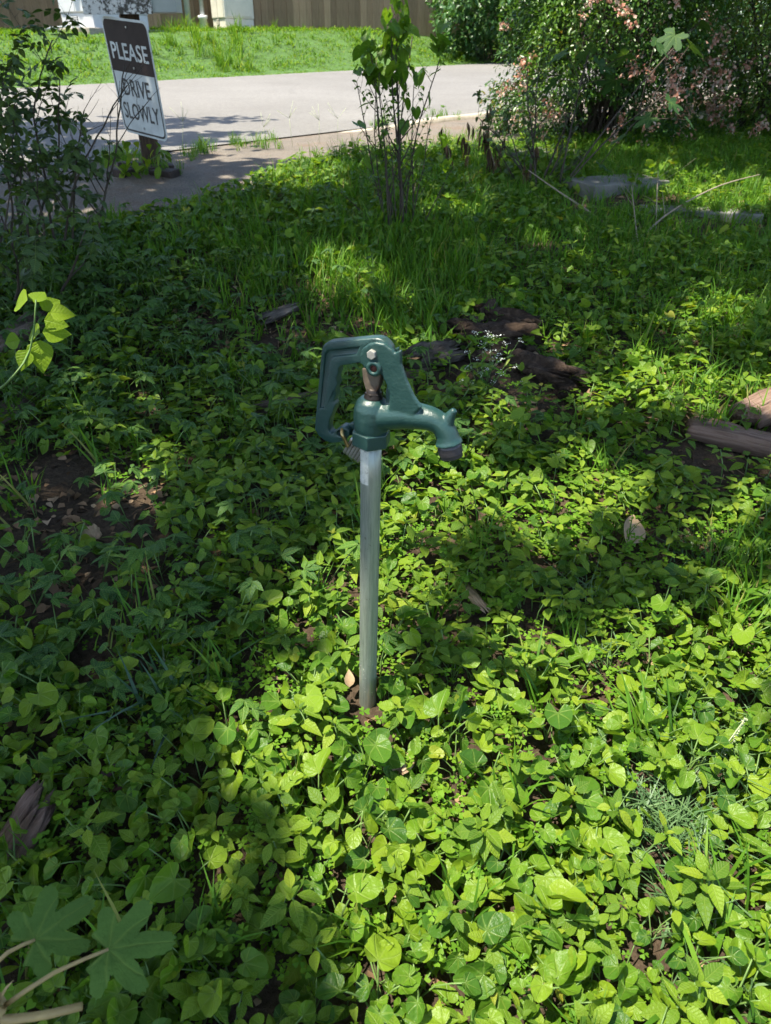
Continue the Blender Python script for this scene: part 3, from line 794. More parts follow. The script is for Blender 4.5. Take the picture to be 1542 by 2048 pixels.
def bez(pts, n):
    pts = np.asarray(pts, float); t = np.linspace(0, len(pts) - 1, n); out = []
    for q in t:
        i = min(int(q), len(pts) - 2); f = q - i
        p0 = pts[max(i - 1, 0)]; p1 = pts[i]; p2 = pts[i + 1]; p3 = pts[min(i + 2, len(pts) - 1)]
        out.append(.5 * ((2 * p1) + (-p0 + p2) * f + (2 * p0 - 5 * p1 + 4 * p2 - p3) * f * f + (-p0 + 3 * p1 - 3 * p2 + p3) * f ** 3))
    return np.array(out)
# the casting: bulb + spout + forked bracket fused by a voxel remesh
bm = lathe_bm([(0, .016), (.025, .016), (.0272, .028), (.0280, .045), (.0268, .060), (.0225, .071), (.016, .0765), (0, .078)], 32)
sp_pts = [cz(640, 830), cz(770, 815), cz(900, 815), cz(1010, 830), cz(1110, 855), cz(1195, 905), cz(1240, 975), cz(1262, 1040), cz(1272, 1080)]
sp3 = bez([(x, 0, z) for x, z in sp_pts], 26)
srad = np.interp(np.linspace(0, 1, 26), [0, .2, .4, .6, .78, .9, .93, 1], [.022, .0225, .0198, .0170, .0168, .0185, .0208, .0212])
path_tube(bm, sp3, srad, 24)
# horn on the bend
h0 = cz(1250, 880); h1 = cz(1298, 785)
path_tube(bm, bez([(h0[0], 0, h0[1]), ((h0[0] + h1[0]) / 2 - .001, 0, (h0[1] + h1[1]) / 2), (h1[0], 0, h1[1])], 8), np.linspace(.011, .0045, 8), 14)
cheek = [cz(*q) for q in [(575, 395), (540, 345), (530, 285), (552, 225), (600, 192), (660, 185), (725, 205), (790, 262), (800, 285), (850, 262), (858, 380), (905, 520), (965, 650), (1030, 745), (950, 815), (770, 790), (772, 620), (745, 530), (705, 450), (650, 440), (605, 425)]]
prism_bm([(x + .008, z + .006) for x, z in cheek], -.0185, -.0108, bm)
prism_bm([(x - .006, z) for x, z in cheek], .0090, .0145, bm)
web = [cz(*q) for q in [(792, 420), (850, 330), (858, 380), (905, 520), (965, 650), (1030, 745), (950, 815), (770, 790), (775, 640)]]
prism_bm([(x - .003, z) for x, z in web], -.0085, .0085, bm)
lug = [cz(*q) for q in [(425, 900), (445, 875), (500, 872), (560, 880), (560, 990), (500, 1000), (445, 1000), (425, 980)]]
prism_bm(lug, .001, .0075, bm)
cast = hpart('casting', bm, M['paint'])
rm = cast.modifiers.new('r', 'REMESH'); rm.mode = 'VOXEL'; rm.voxel_size = .0015
sm = cast.modifiers.new('s', 'SMOOTH'); sm.factor = .5; sm.iterations = 7
bake(cast)
for q in cast.data.polygons: q.use_smooth = True
# hexagonal collar
bm = bmesh.new(); bmesh.ops.create_cone(bm, cap_ends=True, segments=6, radius1=.0315, radius2=.0315, depth=.024, matrix=Matrix.Translation((0, 0, .011)) @ Matrix.Rotation(R(12), 4, 'Z'))
col = hpart('collar', bm, M['paint'], smooth_=False); bevel_mod(col, .0022, 3)
# nozzle with thread rings
dirv = Vector(sp3[-1] - sp3[-3]).normalized(); q = dirv.to_track_quat('Z', 'Y').to_matrix().to_4x4()
prof = [(.0, -.004), (.0182, -.004), (.0182, .004)]
for i in range(3): prof += [(.0188, .0055 + i * .0044), (.0174, .0077 + i * .0044)]
prof += [(.0175, .0195), (.0175, .0215), (.0145, .0215), (.0140, .004), (0, .004)]
hpart('nozzle', lathe_bm(prof, 32), M['nozzle'], mtx=Matrix.Translation(Vector(sp3[-1])) @ q)
# packing nut, stem, link, bolt, boss
sx0 = cz(645, 640)[0]
bm = bmesh.new(); bmesh.ops.create_cone(bm, cap_ends=True, segments=6, radius1=.0135, radius2=.0135, depth=.009, matrix=Matrix.Translation((sx0, 0, .081)))
nut = hpart('packing_nut', bm, M['darkbrass'], smooth_=False); bevel_mod(nut, .001, 2)
hpart('packing_gland', lathe_bm([(.0145, .074), (.0145, .078), (.0105, .0865), (.0105, .092), (.0065, .0925)], 20), M['darkbrass'], mtx=Matrix.Translation((sx0, 0, 0)))
hpart('stem', cyl_bm(.0052, .0052, .088, .118, 16), M['darkbrass'], mtx=Matrix.Translation((sx0, 0, 0)))
lk = [cz(*q) for q in [(562, 380), (722, 380), (718, 470), (700, 560), (675, 612), (640, 622), (606, 600), (588, 540), (570, 470)]]
link = hpart('link', prism_bm(lk, -.0085, .0085), M['patina'], smooth_=False); bevel_mod(link, .0025, 2)
b = cz(632, 275); hexm = Matrix.Translation((b[0] + .008, -.0205, b[1] + .006)) @ Matrix.Rotation(R(90), 4, 'X')
bm = bmesh.new(); bmesh.ops.create_cone(bm, cap_ends=True, segments=6, radius1=.0076, radius2=.0072, depth=.0075, matrix=Matrix.Rotation(R(10), 4, 'Z'))
bolt = hpart('bolt', bm, M['boltsteel'], mtx=hexm, smooth_=False); bevel_mod(bolt, .0008, 2)
b = cz(650, 392); mt = Matrix.Translation((b[0] + .008, -.0185, b[1] + .006)) @ Matrix.Rotation(R(90), 4, 'X')
hpart('boss', lathe_bm([(.0125, -.004), (.0118, .003), (.0095, .0048), (.0062, .0048), (.0054, .003), (.0054, -.004)], 24), M['paint'], mtx=mt)
hpart('pin_hole', cyl_bm(.0053, .0053, -.003, .0022, 16), M['rust'], mtx=mt)
# pump handle: flat casting with a recessed channel, finger grips and a lock ear
ho = [(735, 190), (700, 150), (640, 140), (292, 142), (258, 156), (236, 196), (160, 830), (154, 905), (186, 966), (238, 1014), (308, 1040), (370, 1035), (430, 1008), (462, 965), (462, 925), (432, 895), (390, 886), (350, 910), (326, 944), (302, 952), (281, 930), (275, 890), (290, 815), (318, 752), (336, 690), (322, 655), (345, 602), (338, 552), (362, 502), (350, 452), (372, 402), (370, 366), (402, 345), (540, 332), (600, 360), (690, 350), (740, 290)]
hole = [(385 + 30 * math.cos(R(a)), 948 + 30 * math.sin(R(a))) for a in range(0, 360, 30)]
gro = [(203, 712), (262, 240), (284, 212), (545, 205), (520, 262), (332, 266), (302, 296), (240, 712)]
bm = prism_bm([cz(*q) for q in ho], -.0095, .0095, None, [[cz(*q) for q in hole]], [[cz(*q) for q in gro]], .0048)
hd = hpart('handle', bm, M['paint'], smooth_=False)
bevel_mod(hd, .0026, 3, 40)
for q in hd.data.polygons: q.use_smooth = True
hub = cz(690, 265)
hpart('hub', lathe_bm([(0, -.0095), (.021, -.0095), (.0225, -.007), (.0225, .007), (.021, .0095), (0, .0095)], 32), M['paint'], hd, mtx=Matrix.Translation((hub[0], 0, hub[1])) @ Matrix.Rotation(R(90), 4, 'X'))

# ------------------------------------------------------------------ padlock hanging from the handle's ear
e = cz(385, 952); l2 = cz(438, 1062); lc = cz(492, 1105)
HM = Matrix.Translation((HB[0], HB[1], HB[2])) @ Matrix.Rotation(R(1.3), 4, 'Y') @ HM
lock = empty('padlock', HM @ Vector((lc[0], -.004, lc[1]))); tag(lock, 'small laminated steel padlock hanging from the handle ear of the hydrant', 'padlock')
LI = Matrix.Translation(-Vector(lock.location))
pts = []
A0 = Vector((l2[0] + .004, -.013, l2[1])); A1 = Vector((e[0] + .006, -.0155, e[1] + .004)); A2 = Vector((e[0] + .001, 0, e[1] + .010)); A3 = Vector((e[0] + .008, .0145, e[1] + .002)); A4 = Vector((l2[0] + .010, .012, l2[1]))
pts = bez([tuple(A0), tuple(A0 * .5 + A1 * .5), tuple(A1), tuple(A2), tuple(A3), tuple(A4 * .5 + A3 * .5), tuple(A4)], 26)
bm = bmesh.new(); aa = Acc(); aa.tube([tuple(LI @ (HM @ Vector(p))) for p in pts], [.0030], 10); aa.build('shackle', [M['brass']], lock)
dv = Vector((lc[0] - l2[0], 0, lc[1] - l2[1])).normalized(); dq = dv.to_track_quat('Z', 'Y').to_matrix().to_4x4()
for i in range(6):
    bm = bmesh.new(); pl_ = rrect(-.0095, .0095, -.0185, .0185, .006, 4)
    vs0 = [bm.verts.new((x, y, -.0022)) for x, y in pl_]; vs1 = [bm.verts.new((x, y, .0022)) for x, y in pl_]
    bm.faces.new(vs0[::-1]); bm.faces.new(vs1); n = len(pl_)
    for k in range(n): bm.faces.new((vs0[k], vs0[(k + 1) % n], vs1[(k + 1) % n], vs1[k]))
    pos = Vector((l2[0], 0, l2[1])) + dv * (.002 + i * .0053)
    bm.transform(LI @ HM @ Matrix.Translation(pos) @ dq)
    o = bm_obj('plate', bm, M['steel'], lock); bevel_mod(o, .0007, 2)

# ------------------------------------------------------------------ wood: stump, logs, lumber, chips
def log(name, p, length, r, yaw, pitch, mat, label, cat, seed, jag=.25, flat=1.0, rough=.28, hollow=0, roll=0, nseg=40, nring=36, group=None):
    bm = bmesh.new(); rings = []
    rr = random.Random(seed)
    js = [rr.uniform(-1, 1) for _ in range(nseg)]; je = [rr.uniform(-1, 1) for _ in range(nseg)]
    for i in range(nring + 1):
        t = i / nring; ring = []
        for j in range(nseg):
            a = 2 * math.pi * j / nseg
            y = (t - .5) * length
            if t < .3: y += js[j] * jag * length * .5 * (1 - t / .3)
            if t > .7: y += je[j] * jag * length * .5 * (t - .7) / .3
            c = Vector((math.cos(a), y * 4, math.sin(a)))
            n = mnoise.fractal(c * 1.3 + Vector((seed * 7.7, 0, 0)), .7, 2.2, 5) + .35 * mnoise.noise(Vector((math.cos(a) * 4, y * 3, math.sin(a) * 4 + seed))) - .55 * abs(mnoise.noise(Vector((math.cos(a) * 6, y * 22, math.sin(a) * 6 + seed))))
            q = r * (1 + rough * n) * (1 - .25 * max(0, abs(t - .5) * 2 - .85) / .15)
            ring.append(bm.verts.new((q * math.cos(a), y, q * math.sin(a) * flat)))
        rings.append(ring)
    for A, B in zip(rings, rings[1:]):
        for j in range(nseg): bm.faces.new((A[j], B[j], B[(j + 1) % nseg], A[(j + 1) % nseg]))
    for ring, s_ in ((rings[0], 1), (rings[-1], -1)):
        c = Vector((0, 0, 0))
        for v in ring: c += v.co
        c /= nseg; c.y += s_ * (.15 + hollow) * r
        cv = bm.verts.new(c)
        for j in range(nseg):
            f = (cv, ring[j], ring[(j + 1) % nseg]); bm.faces.new(f if s_ > 0 else f[::-1])
    bmesh.ops.recalc_face_normals(bm, faces=bm.faces)
    o = bm_obj(name, bm, mat, None, False, p); o.rotation_euler = (Matrix.Rotation(yaw, 3, 'Z') @ Matrix.Rotation(pitch, 3, 'X') @ Matrix.Rotation(roll, 3, 'Y')).to_euler()
    for f in o.data.polygons: f.use_smooth = True
    tag(o, label, cat, group); return o
def up(p, dz): return (float(p[0]), float(p[1]), float(p[2] + dz))
log('stump_fragment', up(at(985, 705), .055), .26, .066, R(80), .05, M['rotten'], 'dark rotten stump rim behind the white-flowered weed', 'stump', 11, .5, .9, .5, .5)
log('stump_fragment', up(at(1075, 765), .045), .28, .05, R(35), -.12, M['rotten'], 'crumbling rotten log edge sloping down right of the white-flowered weed', 'stump', 12, .4, .9, .45)
log('stump_fragment', up(at(868, 745), .07), .16, .05, R(-70), .10, M['greywood'], 'grey weathered root stub directly behind the hydrant spout', 'stump', 13, .6, .8, .5, .6)
log('stump_fragment', up(at(1010, 675), .062), .22, .06, R(70), .1, M['rotten'], 'topmost dark lump of the rotten stump', 'stump', 14, .5, .8, .5)
log('root', up(at(700, 800), .035), .62, .032, R(-62), .02, M['barkchunk'], 'brown root running behind the hydrant handle', 'root', 15, .3, .8, .3)
log('root', up(at(640, 615), .01), .55, .035, R(-75), .02, M['rotten'], 'flat crumbling wood in the bare soil above the hydrant', 'root', 16, .4, .6, .4)
log('bark_piece', up(at(560, 655), .06), .15, .045, R(-50), .15, M['greywood'], 'grey bark flake standing in the bare soil left above the hydrant', 'bark', 17, .5, .35, .3)
log('fallen_log', up(at(-25, 740), .04), .55, .075, R(-28), .12, M['barkchunk'], 'thick fallen log at the left edge under the bright green sprig', 'log', 18, .3, .9, .35)
log('fallen_log', up(at(5, 850), .02), .40, .05, R(-20), .1, M['barkchunk'], 'lower fallen log at the left edge in deep shade', 'log', 19, .3, .9, .35)
log('bark_chunk', up(at(40, 1745), .06), .145, .034, R(-32), .55, M['lumber'], 'large jagged weathered wood chunk at the lower left edge', 'wood chunk', 20, .55, .6, .4)
log('bark_chunk', up(at(-5, 1760), .03), .12, .03, R(20), .3, M['barkchunk'], 'smaller split wood chunk cut by the left edge beside the jagged one', 'wood chunk', 21, .5, .7, .4)
log('wood_chip', up(at(808, 1562), .05), .065, .016, R(-18), -.5, M['chip'], 'pale torn wood chip among the violets below the hydrant', 'wood chip', 22, .5, .5, .3)
log('wood_chip', up(at(935, 1212), .045), .15, .014, R(20), -.15, M['chip'], 'long pale wood splinter right of the standpipe', 'wood chip', 23, .5, .5, .35)
log('wood_chip', up(at(800, 1290), .03), .10, .018, R(-80), 0, M['greywood'], 'dark bark strip close to the right of the standpipe', 'wood chip', 24, .5, .4, .3)
log('wood_chip', up(at(880, 1395), .015), .05, .014, R(-60), 0, M['rotten'], 'small dark wood bit right of the standpipe foot', 'wood chip', 25, .5, .6, .4)
log('wood_chip', up(at(1190, 1385), .015), .09, .02, R(-70), 0, M['rotten'], 'brown wood bit under violet leaves right of the hydrant', 'wood chip', 26, .5, .6, .4)
log('wood_chip', up(at(680, 935), .02), .12, .035, R(-60), .1, M['rotten'], 'black rotten lump behind the padlock', 'wood chip', 27, .4, .7, .4)
log('wood_chip', up(at(180, 1080), .015), .06, .028, R(30), 0, M['chip'], 'tan crumbly wood lump on the bare soil at left', 'wood chip', 28, .5, .6, .6)
for i, (px, py, L_, r_, dz, lab) in enumerate(((930, 668, .12, .03, .05, 'small dark rotten crumb left of the stump top'), (1050, 705, .13, .035, .05, 'rotten crumb between the stump top and the sloping log'), (905, 720, .10, .03, .06, 'rotten crumb right beside the grey root stub'), (1120, 800, .10, .03, .04, 'last rotten crumb at the low end of the sloping log'), (960, 735, .12, .03, .04, 'dark rotten crumb under the white flowers'), (935, 690, .11, .036, .07, 'upright rotten crumb standing left on the stump mound'), (975, 665, .10, .034, .09, 'rotten crumb crowning the stump mound'), (1045, 680, .09, .032, .08, 'rotten crumb on the right shoulder of the stump mound'), (1005, 725, .12, .034, .05, 'rotten crumb on the near face of the stump mound'), (900, 690, .08, .028, .07, 'pointed rotten crumb between root stub and stump mound'))):
    log('stump_crumb', up(at(px, py), dz), L_, r_, R(40 + 50 * i), .1, M['rotten'], lab, 'rotten wood', 40 + i, .5, .8, .6, nseg=24, nring=16, group='crumbs of the rotten stump')
# weathered lumber at the right
def lumber(px, py, L, w, h, yaw, label, seed, tilt=(0, 0), dz=.05):
    p = at(px, py); bm = box_bm(-w / 2, w / 2, -L / 2, L / 2, 0, h, 0)
    bmesh.ops.subdivide_edges(bm, edges=[e_ for e_ in bm.edges if abs((e_.verts[0].co - e_.verts[1].co).y) > .01], cuts=24, use_grid_fill=True)
    bmesh.ops.subdivide_edges(bm, edges=[e_ for e_ in bm.edges if abs((e_.verts[0].co - e_.verts[1].co).x) > .01], cuts=10, use_grid_fill=True)
    for v in bm.verts:
        q = v.co.copy()
        d = .010 * mnoise.fractal(Vector((q.x * 60, q.y * 5, q.z * 30 + seed)), .8, 2, 4) + .008 * mnoise.noise(Vector((q.x * 9, q.y * 9, seed)))
        edge = max(0, abs(q.x) / (w / 2) - .75) * .05
        v.co.z += d - edge * (1 if q.z > h / 2 else 0)
        v.co.y += .03 * mnoise.noise(Vector((q.x * 40, seed, 0))) * (abs(q.y) > L / 2 - .002)
    o = bm_obj('lumber', bm, M['lumber'], None, True, up(p, dz - .02)); o.rotation_euler = (tilt[0], tilt[1], yaw); tag(o, label, 'lumber', 'weathered lumber'); return o
lumber(1475, 908, .30, .11, .045, R(62), 'weathered split board end lying nearer in the weeds at right', 1, (.03, .05))
lumber(1560, 826, .46, .125, .05, R(-55), 'weathered board lying farther back at the right edge', 2, (.03, -.05))
# fallen leaves and little stones
def flat_leaf(px, py, shape, sc, yaw, pitch, roll, mat, label, dz=.05, cat='fallen leaf'):
    p = at(px, py); a_ = Acc(); a_.inst(single(shape), one(yaw, pitch, roll, sc), [[0, 0, 0]]); o = a_.build('fallen_leaf', [mat]); o.location = up(p, dz); tag(o, label, cat); return o
M['tanleaf'] = plain_mat('tan_leaf', (.30, .21, .12), .8, .3, 30)
M['redleaf'] = plain_mat('red_leaf', (.30, .02, .012), .5, .3, 30)
M['purpleleaf'] = plain_mat('purple_leaf', (.07, .025, .035), .6, .3, 30)
flat_leaf(1245, 1125, ovate(.33, 6, .6, .2), .10, R(-30), .5, .6, M['tanleaf'], 'curled tan dead leaf standing among the weeds right of the hydrant', .055)
flat_leaf(408, 772, ovate(.3, 6, .3, .1), .045, R(-60), .2, .2, M['redleaf'], 'single bright red fallen leaf in the shade at left', .05)
flat_leaf(205, 1608, ovate(.35, 6, .4, .1), .075, R(-70), .1, .3, M['purpleleaf'], 'dull purple dead leaf between violets at lower left', .05)
flat_leaf(1350, 1690, ovate(.3, 6, .4, .1), .03, R(-70), .1, .3, M['tanleaf'], 'small orange-tan dead leaf in the sunny weeds at lower right', .03)
flat_leaf(700, 1425, ovate(.3, 6, .4, .1), .035, R(0), .8, .3, M['tanleaf'], 'small pinkish-brown dead leaf at the foot of the standpipe', .07)
rock('stone', up(at(208, 1058), .012), (.012, .010, .010), M['stone'], 'tiny white pebble beside the tan wood lump', 'stone', 5)
rock('stone', up(at(766, 965), .02), (.016, .014, .022), M['stone'], 'pale rounded stone just right of the standpipe top', 'stone', 6, .08)

# ------------------------------------------------------------------ small plants
def G(px, py, cx, cy, rx, ry): return np.exp(-((px - cx) / rx) ** 2 - ((py - cy) / ry) ** 2)
def blades(acc, n, r, L, w, spread, seed, K=4, mat=0, lean=.6, base=np.zeros(3), flat=.0):
    g = np.random.default_rng(seed)
    for i in range(n):
        a = g.uniform(0, 6.283); d = np.array([math.cos(a), math.sin(a), 0]); s_ = np.array([-d[1], d[0], 0])
        b = base + np.array([g.normal(0, r), g.normal(0, r), 0]); l = L * g.uniform(.55, 1.15); le = lean * g.uniform(.3, 1.3)
        V = []; UV = []
        for k in range(K + 1):
            t = k / K; ww = w * g.uniform(.9, 1.1) * (1 - t ** 2.2) * .5 + .0002
            c = b + d * (l * le * t ** 1.6) + np.array([0, 0, l * (t * (1 - .42 * le * t)) * (1 - flat)])
            V += [c - s_ * ww, c + s_ * ww]; UV += [[-.3, t], [.3, t]]
        acc.add(V, {4: [[2 * k, 2 * k + 1, 2 * k + 3, 2 * k + 2] for k in range(K)]}, UV, g.uniform(), mat)
def violet_leaves(seed, lo=False):
    """list of Acc, one for each leaf with its stalk"""
    g = np.random.default_rng(seed); out = []; n = g.integers(5, 9); a0 = g.uniform(0, 6.28)
    for i in range(n):
        a = a0 + i * 2.4 + g.uniform(-.4, .4); big = 1 - .5 * (i / n)
        h = g.uniform(.028, .085) * (.7 + .4 * big); d = g.uniform(.012, .055)
        sc = g.uniform(.019, .040) * (.72 + .36 * big)
        pos = np.array([math.cos(a) * d, math.sin(a) * d, h])
        acc = Acc(); sh = heart(lo, g.uniform(.2, 1.3), g.uniform(.02, .12), g.uniform(.75, 1.3), int(g.integers(1e6)), g.uniform(.15, .9))
        acc.inst(single(sh), one(a - math.pi / 2 + g.normal(0, .5), g.normal(-.12, .38), g.normal(0, .34), sc), [pos], [g.uniform()])
        b = np.array([g.normal(0, .006), g.normal(0, .006), -.01])
        lo or acc.tube(bez([b, b * .4 + pos * .6 * np.array([.55, .55, 1]), pos], 5), [.0016, .0011], 4, .5, 1)
        out.append(acc)
    return out
def ovate_leaves(seed, lo=False):
    g = np.random.default_rng(seed); out = []; h = g.uniform(.035, .095); nn = g.integers(2, 4)
    lean = np.array([g.normal(0, .02), g.normal(0, .02)])
    st = Acc(); st.tube([[0, 0, -.01], [lean[0] * .4, lean[1] * .4, h * .55], [lean[0], lean[1], h]], [.0018, .0012], 4, .5, 1); out.append(('stem', st))
    a0 = g.uniform(0, 6.28)
    for lvl in range(nn):
        zz = h - lvl * g.uniform(.014, .026); k = 4 if lvl == 0 else g.integers(2, 4)
        for i in range(k):
            a = a0 + lvl * .8 + i * 6.283 / k + g.normal(0, .25)
            L = g.uniform(.022, .040) * (1 + .22 * lvl); pos = np.array([lean[0] + math.cos(a) * .007, lean[1] + math.sin(a) * .007, zz])
            acc = Acc(); acc.inst(single(ovate(g.uniform(.22, .31), 3 if lo else 6, g.uniform(.1, .4), g.uniform(.05, .3), g.uniform(.6, .85))), one(a - math.pi / 2, g.normal(.12 if lvl == 0 else -.05, .25), g.normal(0, .25), L), [pos], [g.uniform()])
            out.append(('leaf', acc))
    if not lo:
        for i in range(3):
            a = a0 + i * 2.1 + .5; acc = Acc()
            acc.inst(single(ovate(.26, 4, .4, .1)), one(a, .7, 0, .014), [[lean[0], lean[1], h]], [.9]); out.append(('leaf', acc))
    return out
def merge(accs):
    A = Acc()
    for a in accs: A.inst(a.cat(), np.eye(3)[None], np.zeros((1, 3)))
    return A.cat()
VI = [violet_leaves(100 + i) for i in range(12)]; VI_T = [merge(v) for v in VI]
VI_LO = [merge(violet_leaves(300 + i, True)) for i in range(12)]
OV = [ovate_leaves(500 + i) for i in range(12)]; OV_T = [merge([a for _, a in v]) for v in OV]
OV_LO = [merge([a for _, a in ovate_leaves(700 + i, True)]) for i in range(12)]
def creeper_t(seed):
    g = np.random.default_rng(seed); A = Acc()
    for q in range(g.integers(2, 4)):
        h = g.uniform(.04, .11); c = np.array([g.normal(0, .05), g.normal(0, .05), h]); yaw = g.uniform(0, 6.28)
        A.tube([[0, 0, -.01], [c[0] * .7, c[1] * .7, h * .7], c], [.0014], 3, .5, 1)
        for a, l in ((0, 1), (.75, .9), (-.75, .9), (1.6, .62), (-1.6, .62)):
            A.inst(single(ovate(.23, 4, .2, .2)), one(yaw + a, g.normal(-.12, .15), g.normal(0, .15), l * g.uniform(.034, .052)), [c], [g.uniform(0, .5)])
    return A.cat()
CR_T = [creeper_t(900 + i) for i in range(8)]
def oxalis_t(seed, nq=12, s0=1.0):
    g = np.random.default_rng(seed); A = Acc(); sh = single((np.array([[0, 0, 0], [.5, .62, .12], [.36, .98, .1], [0, .82, 0], [-.36, .98, .1], [-.5, .62, .12]]), {3: np.array([[0, 1, 3], [1, 2, 3], [0, 3, 5], [3, 4, 5]])}, np.zeros((6, 2))))
    for q in range(nq):
        c = np.array([g.normal(0, .034), g.normal(0, .034), g.uniform(.015, .06)]); y0 = g.uniform(0, 6.28); r_ = g.uniform()
        for k in range(3): A.inst(sh, one(y0 + k * 2.094, g.normal(-.1, .2), g.normal(0, .2), s0 * g.uniform(.007, .011)), [c], [r_])
    return A.cat()
OX_T = [oxalis_t(1000 + i) for i in range(8)]; OX_LO = [oxalis_t(1050 + i, 6, 1.35) for i in range(8)]
def grass_t(seed, n=12, L=.17, w=.006, r=.025, lean=.6):
    A = Acc(); blades(A, n, r, L, w, 0, seed, 3 if L > .12 else 2, 0, lean); return A.cat()
GR_T = [grass_t(1100 + i) for i in range(8)]
GS_T = [grass_t(1150 + i, 14, .09, .0055, .035, .7) for i in range(6)]
GG_T = [grass_t(1200 + i, 34, .085, .0036, .035, 1.15) for i in range(6)]

xs_ = np.arange(-3.8, 5.2, .0425); ys_ = np.arange(-.05, 7.4, .0425)
X, Y = np.meshgrid(xs_, ys_); X = (X + rng.uniform(-.024, .024, X.shape)).ravel(); Y = (Y + rng.uniform(-.024, .024, Y.shape)).ravel()
Z = gz(X, Y); PX, PY = proj(X, Y, Z + .04)
inn_ = (PX > -130) & (PX < 1680) & (PY < 2230)
ok = (inn_ | ((PX > -620) & (PX < 2200) & (PY < 3200) & (rng.uniform(0, 1, len(X)) < .55))) & (bed_d(X, Y) > .03) & (road_v(X, Y) < -.15) & ~((np.abs(X - HB[0]) < .04) & (Y - HB[1] > -.055) & (Y - HB[1] < .035))
X, Y, Z, PX, PY = X[ok], Y[ok], Z[ok], PX[ok], PY[ok]
nz = sines(X, Y, 5.5, 41); nz2 = sines(X, Y, 7.0, 42); nz3 = sines(X, Y, 3.1, 43)
near = smooth(1250, 1600, PY)
w_v = .34 + .72 * near + .35 * np.clip(nz, -.8, 2) + 1.3 * G(PX, PY, 520, 420, 300, 80) + .25 * G(PX, PY, 1250, 640, 350, 120)
w_o = .52 + .20 * near + .30 * np.clip(nz2, -1, 2) - .25 * smooth(800, 600, PY) + .35 * G(PX, PY, 1050, 1150, 450, 230) - .25 * smooth(350, 100, PX)
w_x = .30 + .25 * np.clip(nz3, -1, 2) + .5 * G(PX, PY, 1300, 880, 130, 60) + .3 * G(PX, PY, 1130, 1000, 150, 100) + .4 * G(PX, PY, 1210, 1520, 70, 50)
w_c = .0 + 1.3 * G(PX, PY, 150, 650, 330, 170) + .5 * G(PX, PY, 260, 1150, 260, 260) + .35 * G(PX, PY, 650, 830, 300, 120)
w_g = .05 + 2.4 * G(PX, PY, 750, 560, 230, 100) + .8 * G(PX, PY, 1500, 560, 260, 190) + 1.4 * G(PX, PY, 1480, 800, 110, 45) + .9 * G(PX, PY, 1500, 1170, 80, 110) + .35 * G(PX, PY, 1500, 1850, 110, 230) + 1.2 * smooth(520, 430, PY) * smooth(900, 1050, PX) + .7 * G(PX, PY, 530, 470, 230, 45) + .35 * smooth(620, 540, PY)
w_s = 2.6 * smooth(470, 400, PY) * smooth(1150, 1260, PX)
w_gg = 14.0 * G(PX, PY, 1340, 1640, 60, 95) + 1.6 * G(PX, PY, 1440, 1500, 60, 60) + 1.2 * G(PX, PY, 1490, 1960, 60, 70)
w_b = .015 + 5.0 * G(PX, PY, 100, 1050, 190, 110) + 1.4 * G(PX, PY, 270, 1190, 130, 45) + 4.5 * G(PX, PY, 560, 630, 150, 65) + 4 * G(PX, PY, 1090, 482, 70, 14) + 8 * G(PX, PY, 1000, 718, 58, 38) + 7 * G(PX, PY, 1085, 785, 34, 34) + 7 * G(PX, PY, 862, 752, 45, 28) + 30 * G(PX, PY, 1465, 900, 70, 30) + 30 * G(PX, PY, 1530, 830, 60, 40) + 1.2 * G(PX, PY, 690, 690, 90, 50) + 30 * G(PX, PY, 1230, 390, 85, 18) + 30 * G(PX, PY, 1400, 437, 80, 14) + 2 * G(PX, PY, 40, 1740, 50, 60) + 2.5 * G(PX, PY, 808, 1565, 22, 28) + 1.5 * G(PX, PY, 935, 1225, 18, 45)
Wt = np.clip(np.stack([w_v, w_o, w_x, w_c, w_g, w_s, w_gg, w_b], 1), 0.001, None)
cum = np.cumsum(Wt, 1); sel = (rng.uniform(0, 1, len(X))[:, None] * cum[:, -1:] > cum).sum(1)
def put(acc, tmpls, idx, smin=.8, smax=1.2, tilt=.12, dz=0.0):
    if len(idx) == 0: return
    k = rng.integers(0, len(tmpls), len(idx))
    for q in range(len(tmpls)):
        ii = idx[k == q]; n = len(ii)
        if n == 0: continue
        acc.inst(tmpls[q], leafR(rng.uniform(0, 6.283, n), rng.normal(0, tilt, n), rng.normal(0, tilt, n), rng.uniform(smin, smax, n)), np.stack([X[ii], Y[ii], Z[ii] + dz], 1), rng.uniform(0, 1, n))
Zdepth = Y * CP + (CAM_Z - Z) * SP
order = np.argsort(Zdepth)
inframe = (PX > 10) & (PX < 1532) & (PY < 2030)
def split(code, nind, pymin):
    idx = np.where(sel == code)[0]
    idx = idx[np.argsort(Zdepth[idx])]
    cand = idx[inframe[idx] & (PY[idx] > pymin)]
    ind = cand[:nind]; rest = np.setdiff1d(idx, ind); return ind, rest
vi_ind, vi_rest = split(0, 230, 1250)
ov_ind, ov_rest = split(1, 110, 1250)
nearm = (Zdepth < 1.9) & (PX > -60) & (PX < 1620) & (PY < 2200)
A = Acc(); put(A, VI_T, vi_rest[nearm[vi_rest]], .65, 1.15); put(A, VI_LO, vi_rest[~nearm[vi_rest]], .6, 1.1)
o = A.build('violet_ground_cover', [M['violet'], M['stem']]); tag(o, 'carpet of heart-leaved violets spreading round the hydrant', 'ground cover', kind='stuff')
A = Acc(); put(A, OV_T, ov_rest[nearm[ov_rest]]); put(A, OV_LO, ov_rest[~nearm[ov_rest]], .9, 1.3)
o = A.build('weed_ground_cover', [M['ovate'], M['stem']]); tag(o, 'light green weeds with pointed leaves mixed through the violets', 'ground cover', kind='stuff')
A = Acc(); oi_ = np.where(sel == 2)[0]; put(A, OX_T, oi_[nearm[oi_]], .8, 1.3); put(A, OX_LO, oi_[~nearm[oi_]], .8, 1.3)
